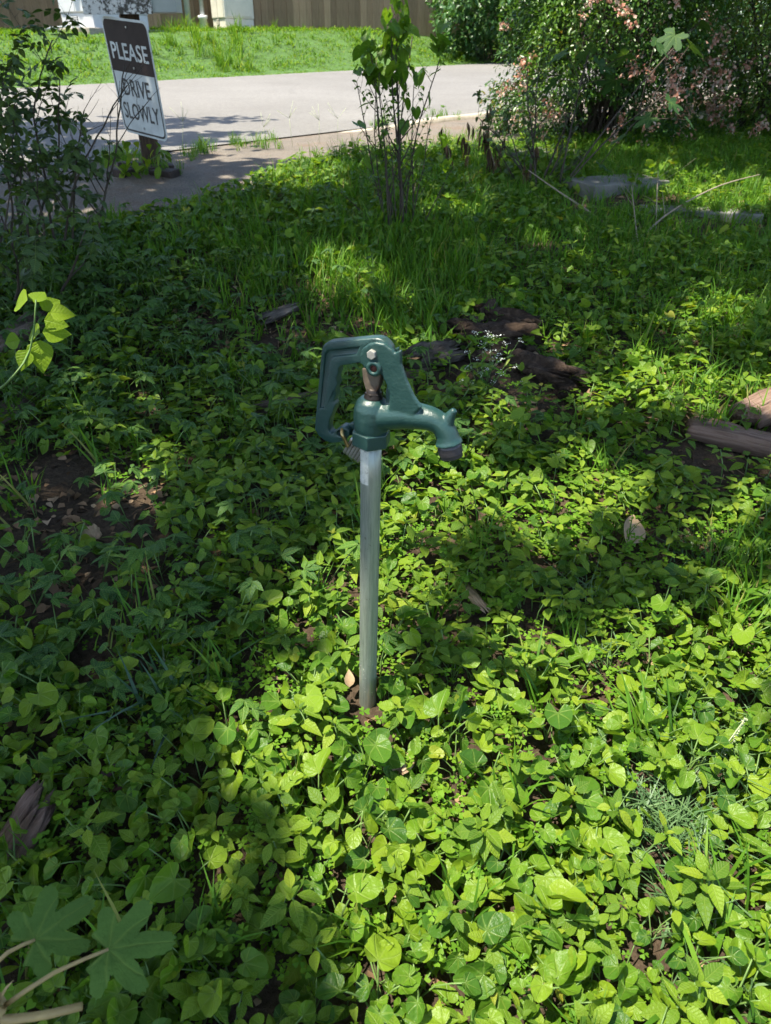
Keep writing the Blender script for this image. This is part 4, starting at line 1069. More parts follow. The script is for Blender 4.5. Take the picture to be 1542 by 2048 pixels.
fill = np.where((rng.uniform(0, 1, len(X)) < .22) & (w_b < .8))[0]; put(A, OX_T, fill[nearm[fill]], .7, 1.1); put(A, OX_LO, fill[~nearm[fill]], .7, 1.1)
o = A.build('clover_ground_cover', [M['oxalis'], M['stem']]); tag(o, 'tiny three-leaved clover filling gaps in the ground cover', 'ground cover', kind='stuff')
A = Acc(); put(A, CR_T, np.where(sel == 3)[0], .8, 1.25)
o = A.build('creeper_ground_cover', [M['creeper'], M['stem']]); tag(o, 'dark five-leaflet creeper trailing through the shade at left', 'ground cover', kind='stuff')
A = Acc(); gi = np.where(sel == 4)[0]; rt = (PX[gi] > 980) & (PY[gi] < 620); put(A, GR_T, gi[~rt], .6, 1.05); put(A, GS_T, gi[rt], .7, 1.2); put(A, GS_T, np.where(sel == 5)[0], .5, .9)
ex = np.where((rng.uniform(0, 1, len(X)) < .10 * np.clip(w_g, 0, 1.5)) )[0]; put(A, GR_T, ex, .4, .9)
o = A.build('grass', [M['grass']]); tag(o, 'loose green grass growing among the weeds', 'grass', kind='stuff')
A = Acc(); put(A, GG_T, np.where(sel == 6)[0], .8, 1.2)
o = A.build('bluish_grass', [M['greygrass']]); tag(o, 'patch of fine bluish grass in the sun at lower right', 'grass', kind='stuff')
# nearest violets and weeds: a plant of its own each, with its leaves as parts
VI_M = [[a.mesh('leaf') for a in v] for v in VI]; OV_M = [[(n, a.mesh(n)) for n, a in v] for v in OV]
for v in VI_M:
    for me in v: me.materials.append(M['violet']); me.materials.append(M['stem'])
for v in OV_M:
    for _, me in v: me.materials.append(M['ovate']); me.materials.append(M['stem'])
def plant(name, parts, i, label, cat, group):
    e = empty(name, (X[i], Y[i], Z[i])); e.rotation_euler = (rng.normal(0, .1), rng.normal(0, .1), rng.uniform(0, 6.28)); e.scale = (rng.uniform(.7, 1.2),) * 3
    tag(e, label, cat, group)
    for n, me in parts:
        c = bpy.data.objects.new(n, me); COL.objects.link(c); c.parent = e
for i in vi_ind: plant('violet_plant', [('leaf', m_) for m_ in VI_M[rng.integers(12)]], i, 'heart-leaved violet plant in the carpet of foreground violets', 'violet', 'foreground violets')
for i in ov_ind: plant('pointed_leaf_weed', OV_M[rng.integers(12)], i, 'light green weed with a rosette of pointed leaves among the foreground violets', 'weed', 'foreground pointed-leaf weeds')
# leaf litter and twigs on the soil
n = 9000; lx = rng.uniform(-3, 4, n); ly = rng.uniform(.25, 6.0, n) ** 1.0; keep = bed_d(lx, ly) > -.05; lx, ly = lx[keep], ly[keep]; n = len(lx)
A = Acc(); A.inst(single(ovate(.35, 3, .35, .25)), leafR(rng.uniform(0, 6.28, n), rng.normal(0, .35, n), rng.normal(0, .4, n), rng.uniform(.012, .038, n) * (1 + .0 * lx)), np.stack([lx, ly, gz(lx, ly) + .006], 1), rng.uniform(0, 1, n))
bx_ = rng.uniform(-2.2, .9, 9000); by_ = rng.uniform(1.2, 3.6, 9000); qx_, qy_ = proj(bx_, by_, gz(bx_, by_)); kk_ = rng.uniform(0, 1, 9000) < np.clip(G(qx_, qy_, 100, 1050, 200, 120) + G(qx_, qy_, 270, 1190, 140, 50) + G(qx_, qy_, 560, 630, 160, 70), 0, 1); bx_, by_ = bx_[kk_], by_[kk_]; nb_ = len(bx_)
A.inst(single(ovate(.3, 3, .5, .3)), leafR(rng.uniform(0, 6.28, nb_), rng.normal(0, .5, nb_), rng.normal(0, .6, nb_), rng.uniform(.01, .045, nb_)), np.stack([bx_, by_, gz(bx_, by_) + .008], 1), rng.uniform(0, 1, nb_))
n2 = 1000; tx = rng.uniform(-2.6, 3, n2); ty = rng.uniform(.3, 5, n2); tz = gz(tx, ty)
for i in range(n2):
    a = rng.uniform(0, 6.28); l = rng.uniform(.03, .12); d = np.array([math.cos(a), math.sin(a)]) * l
    A.tube([[tx[i], ty[i], tz[i] + .008], [tx[i] + d[0] * .5, ty[i] + d[1] * .5, tz[i] + .012], [tx[i] + d[0], ty[i] + d[1], float(gz(tx[i] + d[0], ty[i] + d[1])) + .008]], [.0014], 3, rng.uniform())
o = A.build('leaf_litter', [M['litter']]); tag(o, 'brown leaf litter and twigs on the bare soil', 'leaf litter', kind='stuff')

# ------------------------------------------------------------------ bank grass
A = Acc(); BT = []
for i in range(8):
    a_ = Acc(); blades(a_, 8, .07, .085, .018, 0, 1300 + i, 2, 0, .9); BT.append(a_.cat())
TT = []
for i in range(4):
    a_ = Acc(); blades(a_, 16, .05, .42, .013, 0, 1350 + i, 5, 0, .75); TT.append(a_.cat())
n = 17500; u = rng.uniform(-12, 20, n); v = 6.85 + rng.uniform(0, 1, n) ** 1.2 * 7.5; bxx, byy = road_xy(u, v); bz = H(bxx, byy); qx, qy = proj(bxx, byy, bz)
k = (qx > -500) & (qx < 1300) & (qy < 230); bxx, byy, bz, qx, qy, v = bxx[k], byy[k], bz[k], qx[k], qy[k], v[k]; n = len(bxx)
ti = rng.integers(0, 8, n)
hs = .85 + .35 * np.clip(sines(bxx, byy, 1.4, 77), -.8, 1.5) + .35 * np.clip(sines(bxx, byy, 5.5, 78), -.8, 1.5)
hs *= .45 + .55 * smooth(6.9, 7.7, v)
for q in range(8):
    ii = np.where(ti == q)[0]; m_ = len(ii)
    A.inst(BT[q], leafR(rng.uniform(0, 6.28, m_), rng.normal(0, .15, m_), rng.normal(0, .15, m_), hs[ii]), np.stack([bxx[ii], byy[ii], bz[ii]], 1), np.clip(.35 + .42 * sines(bxx[ii], byy[ii], 2.6, 79) + rng.normal(0, .15, m_), 0, .6))
tall = np.where((rng.uniform(0, 1, n) < .30 * G(qx, qy, 410, 105, 75, 30)) & (v > 7.3))[0]
for q in range(4):
    ii = tall[q::4]; m_ = len(ii)
    A.inst(TT[q], leafR(rng.uniform(0, 6.28, m_), rng.normal(0, .1, m_), rng.normal(0, .1, m_), rng.uniform(.7, 1.1, m_)), np.stack([bxx[ii], byy[ii], bz[ii]], 1), rng.uniform(0, 1, m_))
o = A.build('bank_grass', [M['bankgrass']]); tag(o, 'sunlit lawn grass covering the bank beyond the road', 'grass', kind='stuff')
# tufts along the road edge and round the sign post
A = Acc()
for (px, py, rx, ry, n_) in ((500, 292, 70, 5, 24), (395, 308, 40, 8, 22), (250, 322, 60, 8, 40), (760, 252, 25, 3, 12), (880, 236, 40, 3, 12), (330, 345, 50, 8, 12), (930, 292, 60, 10, 40)):
    for _ in range(n_):
        p = at(px + rng.normal(0, rx * .5), py + rng.normal(0, ry)); A.inst(GR_T[rng.integers(8)], one(rng.uniform(0, 6), 0, 0, rng.uniform(.35, .75)), [p], [rng.uniform()])
o = A.build('verge_grass', [M['grass']]); tag(o, 'scattered grass tufts along the road edge and sign post', 'grass', kind='stuff')

# ------------------------------------------------------------------ shrubs
def grow(A, anch, p, d, L, r, depth, g, wig=.18, up_=.06, side=.55, ratio=(.25, .5), step=.05, mat=0, rnd=.3):
    K = max(4, int(L / step)); pts = [np.array(p, float)]; d = np.array(d, float); d /= np.linalg.norm(d)
    for k in range(K):
        d = d + g.normal(0, wig, 3) * .5 + np.array([0, 0, up_]); d /= np.linalg.norm(d)
        pts.append(pts[-1] + d * L / K)
        t = (k + 1) / K
        if depth > 0 and t > .18 and g.uniform() < side:
            a = g.uniform(0, 6.28); o_ = np.array([math.cos(a), math.sin(a), g.uniform(.0, .7)])
            grow(A, anch, pts[-1], d * .7 + o_ * .8, L * g.uniform(*ratio) * (1.15 - .5 * t), r * (1 - .6 * t) * .6, depth - 1, g, wig, up_, side * .9, ratio, step, mat, rnd)
        anch.append((pts[-1].copy(), d.copy(), depth, t))
    A.tube(pts, [r, r * .35], 5 if r > .003 else 3, rnd, mat)
def leaf_on(A, T, anch, g, n, size, droop=.2, filt=None):
    c = [a for a in anch if filt is None or filt(a)]
    if not c: return
    ii = g.integers(0, len(c), n)
    P = np.array([c[i][0] for i in ii]) + g.normal(0, .006, (n, 3))
    A.inst(T, leafR(g.uniform(0, 6.28, n), g.normal(-droop, .45, n), g.normal(0, .4, n), g.uniform(size[0], size[1], n)), P, g.uniform(0, 1, n))
def compound_t(seed, k=5):
    g = np.random.default_rng(seed); A = Acc()
    A.tube([[0, 0, 0], [0, .5, .03], [0, 1.0, 0]], [.012], 3, .5, 0)
    for i in range(k // 2):
        for s_ in (-1, 1): A.inst(single(ovate(.30, 4, .25, .15)), one(-s_ * 1.15, g.normal(0, .2), g.normal(0, .2), .5), [[0, .35 + .38 * i, .02]], [g.uniform(0, .3)])
    A.inst(single(ovate(.30, 4, .25, .15)), one(0, g.normal(-.1, .2), 0, .58), [[0, 1.0, 0]], [g.uniform(0, .3)])
    return A.cat()
COMP = [compound_t(i) for i in range(3)]
# rose-like shrub at the left edge
def thicket(name, label, spots, seed, leafn, size, leafmat, twigmat, T, cat='shrub', side=.5, wig=.2, filt=None, droop=.2, extra=None, depth=2, ratio=(.25, .5)):
    g = np.random.default_rng(seed); b = np.mean([s_[0] for s_ in spots], 0)
    e = empty(name, b); tag(e, label, cat)
    A = Acc(); anch = []
    for (p, top, r) in spots:
        d = np.array(top) - np.array(p); L = np.linalg.norm(d)
        grow(A, anch, np.array(p) - b, d + np.array([0, 0, 0]), L, r, depth, g, wig, .02, side, ratio)
    A.build('stems', [twigmat], e)
    B = Acc()
    for t_ in T: leaf_on(B, t_, anch, g, leafn // len(T), size, droop, filt)
    if extra: extra(B, anch, g)
    B.build('foliage', leafmat if isinstance(leafmat, list) else [leafmat], e)
    return e
spots = []
for (px, py, tx, ty, y) in ((70, 520, 10, 110, 3.45), (120, 520, 40, 60, 3.5), (110, 530, 175, 130, 3.35), (150, 525, 150, 230, 3.2), (40, 530, -60, 180, 3.4), (190, 520, 200, 120, 3.6), (20, 540, 30, 250, 3.0), (90, 540, 110, 190, 3.1), (60, 530, 90, 330, 2.9), (0, 540, -20, 320, 2.9), (-40, 540, -90, 60, 3.3), (30, 640, 60, 420, 2.5), (-20, 660, 10, 400, 2.5), (110, 620, 150, 440, 2.6)):
    p = at(px, py); q = at_y(tx, ty, p[1] - .12); spots.append((p, q, .007))
SHB = np.mean([s_[0] for s_ in spots], 0)
thicket('rose_shrub', 'dark straggly rose-like shrub filling the upper left edge before the sign', spots, 21, 400, (.055, .10), M['shrubleaf'], M['twig'], COMP, side=.42, filt=lambda a_: not (a_[0][0] + SHB[0] > -1.27 and a_[0][2] + SHB[2] > .62))
# low leafy creeper mass at the foot of the left shrub
# middle shrub with vine leaves on top
spots = []
for (px, tx, ty, r) in ((780, 748, 140, .006), (800, 792, 45, .009), (812, 830, 100, .006), (770, 722, 160, .005), (825, 850, 150, .005), (790, 768, 90, .007), (830, 915, 350, .004), (765, 668, 390, .004), (805, 812, 40, .007), (785, 740, 250, .004), (820, 845, 220, .004), (800, 826, 70, .006), (795, 780, 180, .004), (775, 700, 120, .004)):
    p = at(px, 470 + rng.uniform(-10, 8)); q = at_y(tx, ty, p[1] - .02); spots.append((p, q, r))
BH = [single(heart(False, .25, .04, 1.9, i, .3)) for i in range(4)]
def vine(B, anch, g):
    c = [a for a in anch if a[0][2] > .68 and abs(a[0][0] + .01) < .19]
    for k in range(92):
        a = c[g.integers(len(c))]
        B.inst(BH[k % 4], one(g.uniform(0, 6.28), g.normal(-.8, .3), g.normal(0, .35), g.uniform(.034, .060)), [a[0] + g.normal(0, .015, 3)], [g.uniform()])
    c = [a for a in anch if .15 < a[0][2] <= .66]
    for k in range(24):
        a = c[g.integers(len(c))]
        B.inst(BH[k % 4], one(g.uniform(0, 6.28), g.normal(-.6, .4), g.normal(0, .4), g.uniform(.03, .06)), [a[0]], [g.uniform()])
OVS = [single(ovate(.33, 4, .25, .15)), single(ovate(.28, 4, .35, .25))]
e = thicket('vine_covered_shrub', 'thin twiggy shrub behind the hydrant with bright heart-shaped vine leaves on top', spots, 33, 640, (.014, .03), [M['bigheart']], M['twig'], OVS, side=.72, extra=vine, wig=.10, ratio=(.14, .28))
# twiggy half-dead shrub to the right of it
spots = []
for (px, tx, ty, r) in ((1062, 1000, 150, .008), (1072, 1060, 130, .007), (1080, 1110, 170, .008), (1068, 960, 230, .006), (1085, 1180, 200, .006), (1075, 1030, 210, .006), (1055, 930, 300, .005), (1090, 1150, 290, .006)):
    p = at(px, 385 + rng.uniform(-8, 8)); q = at_y(tx, ty, p[1] + .05); spots.append((p, q, r))
def dead(B, anch, g):
    c = [a for a in anch if a[0][2] < .4]; T = single(ovate(.16, 5, .8, .1))
    for k in range(92):
        a = c[g.integers(len(c))]; B.inst(T, one(g.uniform(0, 6.28), g.normal(-1.35, .15), g.normal(0, .5), g.uniform(.05, .11)), [a[0]], [g.uniform()])
e = thicket('half_dead_shrub', 'dark twiggy half-dead shrub before the pink-flowered bush', spots, 44, 420, (.02, .045), M['shrubleaf'], M['twig'], OVS, side=.6, wig=.22)
g = np.random.default_rng(5); W_ = Acc(); b = at(1000, 385)
an = []; 
for (px, py, tx, ty, r) in ((905, 372, 900, 250, .004), (1000, 375, 985, 270, .004), (930, 370, 950, 290, .003), (1010, 380, 960, 240, .004), (1030, 390, 1060, 300, .003)):
    p = at(px, py); q = at_y(tx, ty, p[1]); grow(W_, an, p - b, q - p, np.linalg.norm(q - p), r, 1, g, .15, .0, .35, mat=1)
T = single(ovate(.085, 5, 1.2, .1)); nn = 130
ii = g.integers(0, len(an), nn); W_.inst(T, leafR(g.uniform(0, 6.28, nn), g.normal(-1.4, .15, nn), g.normal(0, .6, nn), g.uniform(.05, .11, nn)), np.array([an[i][0] for i in ii]), g.uniform(0, 1, nn))
o = W_.build('withered_weed', [M['deadleaf'], M['twig_pale']]); o.location = tuple(b); tag(o, 'withered weed with hanging brown leaves left of the half-dead shrub', 'withered plant')
# dead branches in the grass
def branch(pts, r, label, seed, side=.25):
    g = np.random.default_rng(seed); P = bez(pts, 14); b = P[0].copy(); A = Acc(); A.tube(P - b, [r, r * .4], 6)
    for k in range(2, 13):
        if g.uniform() < side:
            d = P[min(k + 1, 13)] - P[k]; d /= np.linalg.norm(d) + 1e-9; grow(A, [], P[k] - b, d + g.normal(0, .5, 3) + [0, 0, .3], g.uniform(.08, .22), r * .4, 0, g, .2, 0)
    o = A.build('dead_branch', [M['twig_pale']]); o.location = tuple(b); tag(o, label, 'branch', 'dead branches')
def lift(px, py, dz): return at(px, py) + np.array([0, 0, dz])
branch([lift(1265, 500, .02), lift(1330, 460, .08), lift(1420, 430, .14), lift(1500, 425, .19)], .006, 'pale dead branch reaching up to the right over the sunken concrete strip', 1)
branch([lift(1240, 480, .02), lift(1170, 440, .05), lift(1110, 420, .10), lift(1050, 405, .17)], .007, 'pale dead branch leaning against the half-dead shrub', 2)
branch([lift(1275, 505, .02), lift(1262, 470, .1), lift(1250, 450, .19)], .004, 'short upright dead branch before the raised slab', 3, .4)
branch([lift(1310, 470, .02), lift(1305, 440, .12), lift(1302, 420, .2)], .004, 'thin dark upright dead branch right of the raised slab', 4, .4)
branch([lift(820, 395, .03), lift(900, 405, .03), lift(960, 415, .04)], .005, 'pale dead branch lying behind the grass in the middle', 5, .3)
branch([lift(0, 1085, .012), lift(60, 1120, .02), lift(100, 1165, .012)], .005, 'thin brown root-like branch on the bare soil at the left edge', 6, .1)

# ------------------------------------------------------------------ volume bushes
def bush(name, label, c, rad, n, size, leafmat, seed, cat='bush', T=None, hole=.15, flowers=0, stems=30, base=None, flowery=None):
    g = np.random.default_rng(seed); c = np.array(c); rad = np.array(rad)
    b = np.array([c[0], c[1], float(H(c[0], c[1]))]); e = empty(name, b); tag(e, label, cat)
    d = g.normal(0, 1, (n * 3, 3)); d /= np.linalg.norm(d, axis=1)[:, None]
    rr = 1 - .55 * g.uniform(0, 1, len(d)) ** 1.7
    nsx = sines(d[:, 0] * 3, d[:, 1] * 3, 1.7, seed + 1, d[:, 2] * 3)
    rr *= 1 + .24 * nsx
    P = c + d * rr[:, None] * rad
    P[:, 2] = np.maximum(P[:, 2], -99)
    gate = sines(P[:, 0], P[:, 1], 5.0, seed + 2, P[:, 2]) > -.75 + hole
    k = gate & (P[:, 2] > H(P[:, 0], P[:, 1]) + .03); P = P[k][:n]; D = d[k][:n]; m_ = len(P)
    A = Acc(); T = T or single(kite(.30, .3, .15))
    yaw = np.arctan2(D[:, 1], D[:, 0]) - math.pi / 2 + g.normal(0, .8, m_)
    A.inst(T, leafR(yaw, g.normal(-.35, .5, m_), g.normal(0, .5, m_), g.uniform(size[0], size[1], m_)), P - b, np.clip(.42 + .28 * sines(P[:, 0], P[:, 1], 4.0, seed + 3, P[:, 2]) + g.normal(0, .12, m_), 0, .999))
    A.build('foliage', [leafmat], e)
    S = Acc()
    for i in range(stems):
        q = P[g.integers(m_)] - b; s0 = np.array([g.normal(0, .12 * rad[0]), g.normal(0, .12 * rad[1]), -.05]); mid = s0 * .5 + q * .5 + np.array([0, 0, .25 * rad[2]])
        S.tube(bez([s0, mid, q], 8), [.011, .003], 5)
    S.build('stems', [M['twig']], e)
    if flowers:
        fm = []
        for f in range(5):
            F_ = Acc(); fs = single(ovate(.38, 3, .7, .2))
            for kk in range(17):
                aa_ = g.uniform(0, 6.28); F_.inst(fs, one(aa_, g.uniform(-.9, .9), g.normal(0, .5), g.uniform(.012, .022)), [g.normal(0, .013, 3)], [g.uniform()])
            me = F_.mesh('flower_cluster'); me.materials.append(M['flower']); fm.append(me)
        Pq = P + D * .03; px, py = proj(Pq[:, 0], Pq[:, 1], Pq[:, 2])
        front = np.where((D[:, 1] < .25) & (px < 1600) & (py > -40) & (rr[k][:n] > .80))[0]
        wts = np.ones(len(front)) if flowery is None else flowery(px[front], py[front])
        for i in g.choice(front, min(flowers // 2, len(front)), replace=False, p=wts / wts.sum()):
            q = Pq[i].copy(); dr = np.array([D[i][0] * .5 + g.normal(0, .35), D[i][1] * .4 - .2, -.5]); dr /= np.linalg.norm(dr)
            for kk in range(g.integers(1, 5)):
                o = bpy.data.objects.new('flower_cluster', fm[g.integers(5)]); COL.objects.link(o); o.parent = e
                o.location = tuple(q - b); o.rotation_euler = tuple(g.uniform(0, 6.28, 3)); s_ = g.uniform(.9, 1.7); o['kind'] = 'stuff'; o.scale = (s_,) * 3
                q = q + dr * g.uniform(.035, .075) + g.normal(0, .015, 3); dr[2] -= .15
    return e
bush('flowering_bush', 'large leafy bush covered in pink and white blossom clusters, upper right', (1.62, 6.25, 1.45), (.86, .75, 1.05), 40000, (.022, .042), M['abelia'], 51, T=None, hole=.12, flowers=95, stems=60, flowery=lambda px, py: .35 + .8 * G(px, py, 1340, 120, 150, 130) + .5 * G(px, py, 1200, 250, 150, 70))
bush('flowering_bush', 'dark shaded bush with sparse pale blossoms at the upper right corner', (3.05, 6.6, 1.4), (.85, .85, 1.15), 30000, (.022, .042), M['abelia'], 52, hole=.15, flowers=36, stems=50)
bush('rounded_bush', 'rounded dense green bush on the bank at the end of the fence', (2.45, 19.8, 2.25), (1.35, 1.3, 1.15), 9000, (.07, .13), M['bushleaf'], 53, T=single(kite(.36, .3, .2)), hole=.1, stems=20)
bush('background_bush', 'dense dark shrubbery far behind the flowering bush', (5.6, 18.0, 2.4), (3.2, 1.8, 2.3), 10000, (.10, .18), M['bushleaf'], 54, T=single(kite(.36, .3, .2)), hole=.1, stems=20)
bush('background_bush', 'dark hedge bush behind the shaded bush at the right edge', (5.4, 9.6, 1.6), (1.7, 1.2, 1.5), 10000, (.05, .09), M['bushleaf'], 55, hole=.1, stems=20)
bush('low_bush', 'small yellowing leafy bush at the road edge left of the flowering bush', (.98, 6.9, .78), (.22, .2, .22), 900, (.025, .045), M['abelia'], 56, hole=.2, stems=8)

# ------------------------------------------------------------------ lobed-leaf saplings
LB = [single(lobed(i)) for i in range(4)]
def sapling(name, label, base, tops, leaves, stemmat, seed, rstem=.006, mat='lobed'):
    g = np.random.default_rng(seed); b = np.array(base); e = empty(name, b); tag(e, label, 'sapling')
    A = Acc()
    for t_ in tops: A.tube(bez([np.zeros(3), (np.array(t_) - b) * .5 + [0, 0, .05], np.array(t_) - b], 8), [rstem, rstem * .5], 6)
    A.build('stem', [stemmat], e)
    for (p, yaw, pitch, roll, sc, q) in leaves:
        B = Acc(); B.inst(LB[g.integers(4)], one(yaw, pitch, roll, sc), [np.array(p) - b], [g.uniform()])
        st = np.array(q) - b; B.tube(bez([st, (st + np.array(p) - b) / 2 + [0, 0, .01], np.array(p) - b], 5), [rstem * .4, rstem * .28], 6, .5, 1)
        B.build('leaf', [M[mat], stemmat], e)
    return e
M['tanstem'] = plain_mat('tan_stem', (.30, .22, .085), .6, .25, 40)
b = at(1115, 388); tops = [at_y(1400, 40, b[1] + .25), at_y(1330, 190, b[1] - .05), at_y(1180, 90, b[1] + .1)]
lv = []
for (px, py, dy, yaw, sc) in ((1400, 45, .2, -60, .12), (1350, 70, .1, 120, .12), (1310, 85, .0, -100, .11), (1250, 110, .1, 60, .12), (1380, 90, -.05, -120, .11), (1340, 205, -.1, -80, .10), (1300, 235, -.1, 100, .10), (1375, 240, -.1, -100, .09), (1250, 270, -.15, 100, .11), (1180, 100, .05, 70, .12), (1200, 130, .1, -70, .12), (1130, 105, .0, 80, .10), (1230, 160, .05, 20, .12), (1170, 190, .05, 100, .1), (1200, 330, -.2, -90, .09), (1110, 160, .1, 40, .1)):
    p = at_y(px, py, b[1] + dy); tp = min(tops, key=lambda t_: np.linalg.norm(t_ - p)); lv.append((p, R(yaw), rng.normal(-.6, .2), rng.normal(0, .4), sc * .92, tp * .75 + b * .25))
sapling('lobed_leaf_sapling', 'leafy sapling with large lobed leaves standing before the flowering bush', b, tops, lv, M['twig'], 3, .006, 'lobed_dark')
# foreground sapling, lower left, close to the lens
D0 = .80
def near_pt(px, py, dep):
    d = ray(px, py); return np.array([0, 0, CAM_Z]) + d * dep
kn = near_pt(8, 2012, .74); gb = np.array([kn[0] - .10, kn[1] - .02, float(H(kn[0] - .1, kn[1]))])
tp = [kn]
l1 = near_pt(70, 1880, .80); l2_ = near_pt(217, 1899, .77); l0 = near_pt(-25, 2100, .72)
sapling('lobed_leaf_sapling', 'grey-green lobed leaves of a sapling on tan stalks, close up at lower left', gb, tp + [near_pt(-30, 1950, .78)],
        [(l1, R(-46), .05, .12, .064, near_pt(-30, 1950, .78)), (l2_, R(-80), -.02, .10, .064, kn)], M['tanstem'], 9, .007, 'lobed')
A = Acc(); s0 = near_pt(5, 2040, .74); A.tube(bez([s0 - s0, near_pt(80, 2032, .74) - s0, near_pt(165, 2012, .75) - s0], 6), [.005, .0042], 8); o = A.build('cut_stalk', [M['tanstem']]); o.location = tuple(s0); tag(o, 'bare tan stalk without a leaf in the lower left corner', 'stalk')
A = Acc(); blades(A, 9, .004, .03, .006, 0, 5, 3, 0, .8); o = A.build('bud_cluster', [M['tanstem']]); o.location = tuple(kn); tag(o, 'pale bud cluster where the tan stalks meet in the lower left corner', 'bud')
# bright back-lit sprig at the left edge
b = at(-40, 800); y0 = 1.75
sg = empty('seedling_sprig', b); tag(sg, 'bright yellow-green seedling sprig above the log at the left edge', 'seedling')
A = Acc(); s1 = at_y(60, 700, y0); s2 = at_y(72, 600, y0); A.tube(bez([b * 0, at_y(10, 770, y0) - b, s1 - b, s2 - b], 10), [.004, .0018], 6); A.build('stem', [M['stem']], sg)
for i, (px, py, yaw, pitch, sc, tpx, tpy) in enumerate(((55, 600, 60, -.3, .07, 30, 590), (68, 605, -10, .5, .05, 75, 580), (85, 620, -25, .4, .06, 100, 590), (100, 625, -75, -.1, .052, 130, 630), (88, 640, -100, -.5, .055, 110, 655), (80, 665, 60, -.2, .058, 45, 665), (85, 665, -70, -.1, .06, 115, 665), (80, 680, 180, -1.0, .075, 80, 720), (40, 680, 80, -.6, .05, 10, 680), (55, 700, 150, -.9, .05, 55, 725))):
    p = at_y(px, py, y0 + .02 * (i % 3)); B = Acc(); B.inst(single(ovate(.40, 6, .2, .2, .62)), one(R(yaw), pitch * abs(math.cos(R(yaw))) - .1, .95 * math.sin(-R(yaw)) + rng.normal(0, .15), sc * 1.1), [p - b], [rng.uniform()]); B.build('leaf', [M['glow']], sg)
# young vine in front of the sign post
p = at(285, 352); vn = empty('young_vine', p); tag(vn, 'young green vine with drooping leaves at the foot of the sign post', 'vine'); g = np.random.default_rng(17)
A = Acc(); A.tube(bez([np.zeros(3), [-.05, 0, .12], [.03, -.02, .2]], 6), [.003, .0015], 5); A.tube(bez([np.zeros(3), [.06, 0, .09], [.14, -.02, .12]], 6), [.003, .0015], 5); A.build('stem', [M['stem']], vn)
for k in range(34):
    q = np.array([g.uniform(-.2, .2), g.normal(-.02, .03), g.uniform(.02, .22)]); B = Acc(); B.inst(single(ovate(.24, 5, .25, .2)), one(g.uniform(0, 6.28), g.normal(-.55, .25), g.normal(0, .3), g.uniform(.06, .10)), [q], [g.uniform()]); B.build('leaf', [M['ovate']], vn)
# dark strap-leaved clump, long grass stalk, white-flowered weed
p = at(355, 1440); A = Acc(); blades(A, 34, .025, .20, .008, 0, 77, 6, 0, .95); o = A.build('strap_leaf_clump', [M['strap']]); o.location = up(p, 0); tag(o, 'clump of dark glossy strap-like blades in the shade left of the standpipe', 'strap plant')
p = at(590, 1620); A = Acc(); blades(A, 12, .02, .17, .007, 0, 78, 5, 0, .35); o = A.build('grass_tuft', [M['grass']]); o.location = up(p, 0); tag(o, 'upright tuft of green grass blades just below left of the standpipe', 'grass tuft')
p = at(1500, 1230); A = Acc(); blades(A, 26, .04, .20, .009, 0, 79, 5, 0, .8); o = A.build('grass_tuft', [M['grass']]); o.location = up(p, 0); tag(o, 'arching tuft of broad sunlit grass at the right edge', 'grass tuft')
p = at(1440, 1960); A = Acc(); blades(A, 22, .05, .19, .010, 0, 80, 5, 0, .9); o = A.build('grass_tuft', [M['grass']]); o.location = up(p, 0); tag(o, 'arching broad grass blades in the lower right corner', 'grass tuft')
p = at(1420, 1560); A = Acc(); g = np.random.default_rng(8); A.tube(bez([np.zeros(3), [.01, .01, .05], [.045, .03, .115]], 8), [.0012, .001], 4); 
for k in range(70):
    t = g.uniform(.3, 1); c = np.array([.045, .03, .115]) * t; A.inst(single(ovate(.4, 2, .3, 0)), one(g.uniform(0, 6.28), g.uniform(-.5, 1), 0, .005), [c], [g.uniform()])
M['seed'] = plain_mat('pale_seed_head', (.36, .40, .24), .8, .2, 40); o = A.build('grass_spike', [M['seed']]); o.location = up(p, .02); tag(o, 'pale narrow grass seed head leaning over the sunny weeds at right', 'seed head')
p = at(965, 800); wf = empty('white_flowered_weed', p); tag(wf, 'airy weed with tiny white flower heads behind the hydrant spout', 'weed')
A = Acc(); an = []; g = np.random.default_rng(14)
for (tx, ty) in ((940, 700), (965, 690), (1000, 665), (1040, 670), (930, 770), (960, 750), (1000, 745), (1030, 760), (985, 720), (950, 660)):
    q = at_y(tx, ty, p[1] + g.normal(0, .05)) - p; grow(A, an, np.zeros(3), q, np.linalg.norm(q), .0018, 1, g, .12, .0, .5, step=.035)
A.build('stems', [M['stem']], wf)
tips = [a for a in an if a[3] > .98]
for t_ in tips:
    B = Acc()
    for k in range(11): B.inst(single(ovate(.45, 2, .2, 0)), one(g.uniform(0, 6.28), g.normal(0, .4), 0, g.uniform(.004, .0065)), [t_[0] + g.normal(0, .007, 3) * [1, 1, .4]], [g.uniform()])
    B.build('flower_head', [M['white_flower']], wf)
B = Acc(); leaf_on(B, single(ovate(.12, 3, .2, .1)), an, g, 160, (.015, .035)); B.build('foliage', [M['grass']], wf)
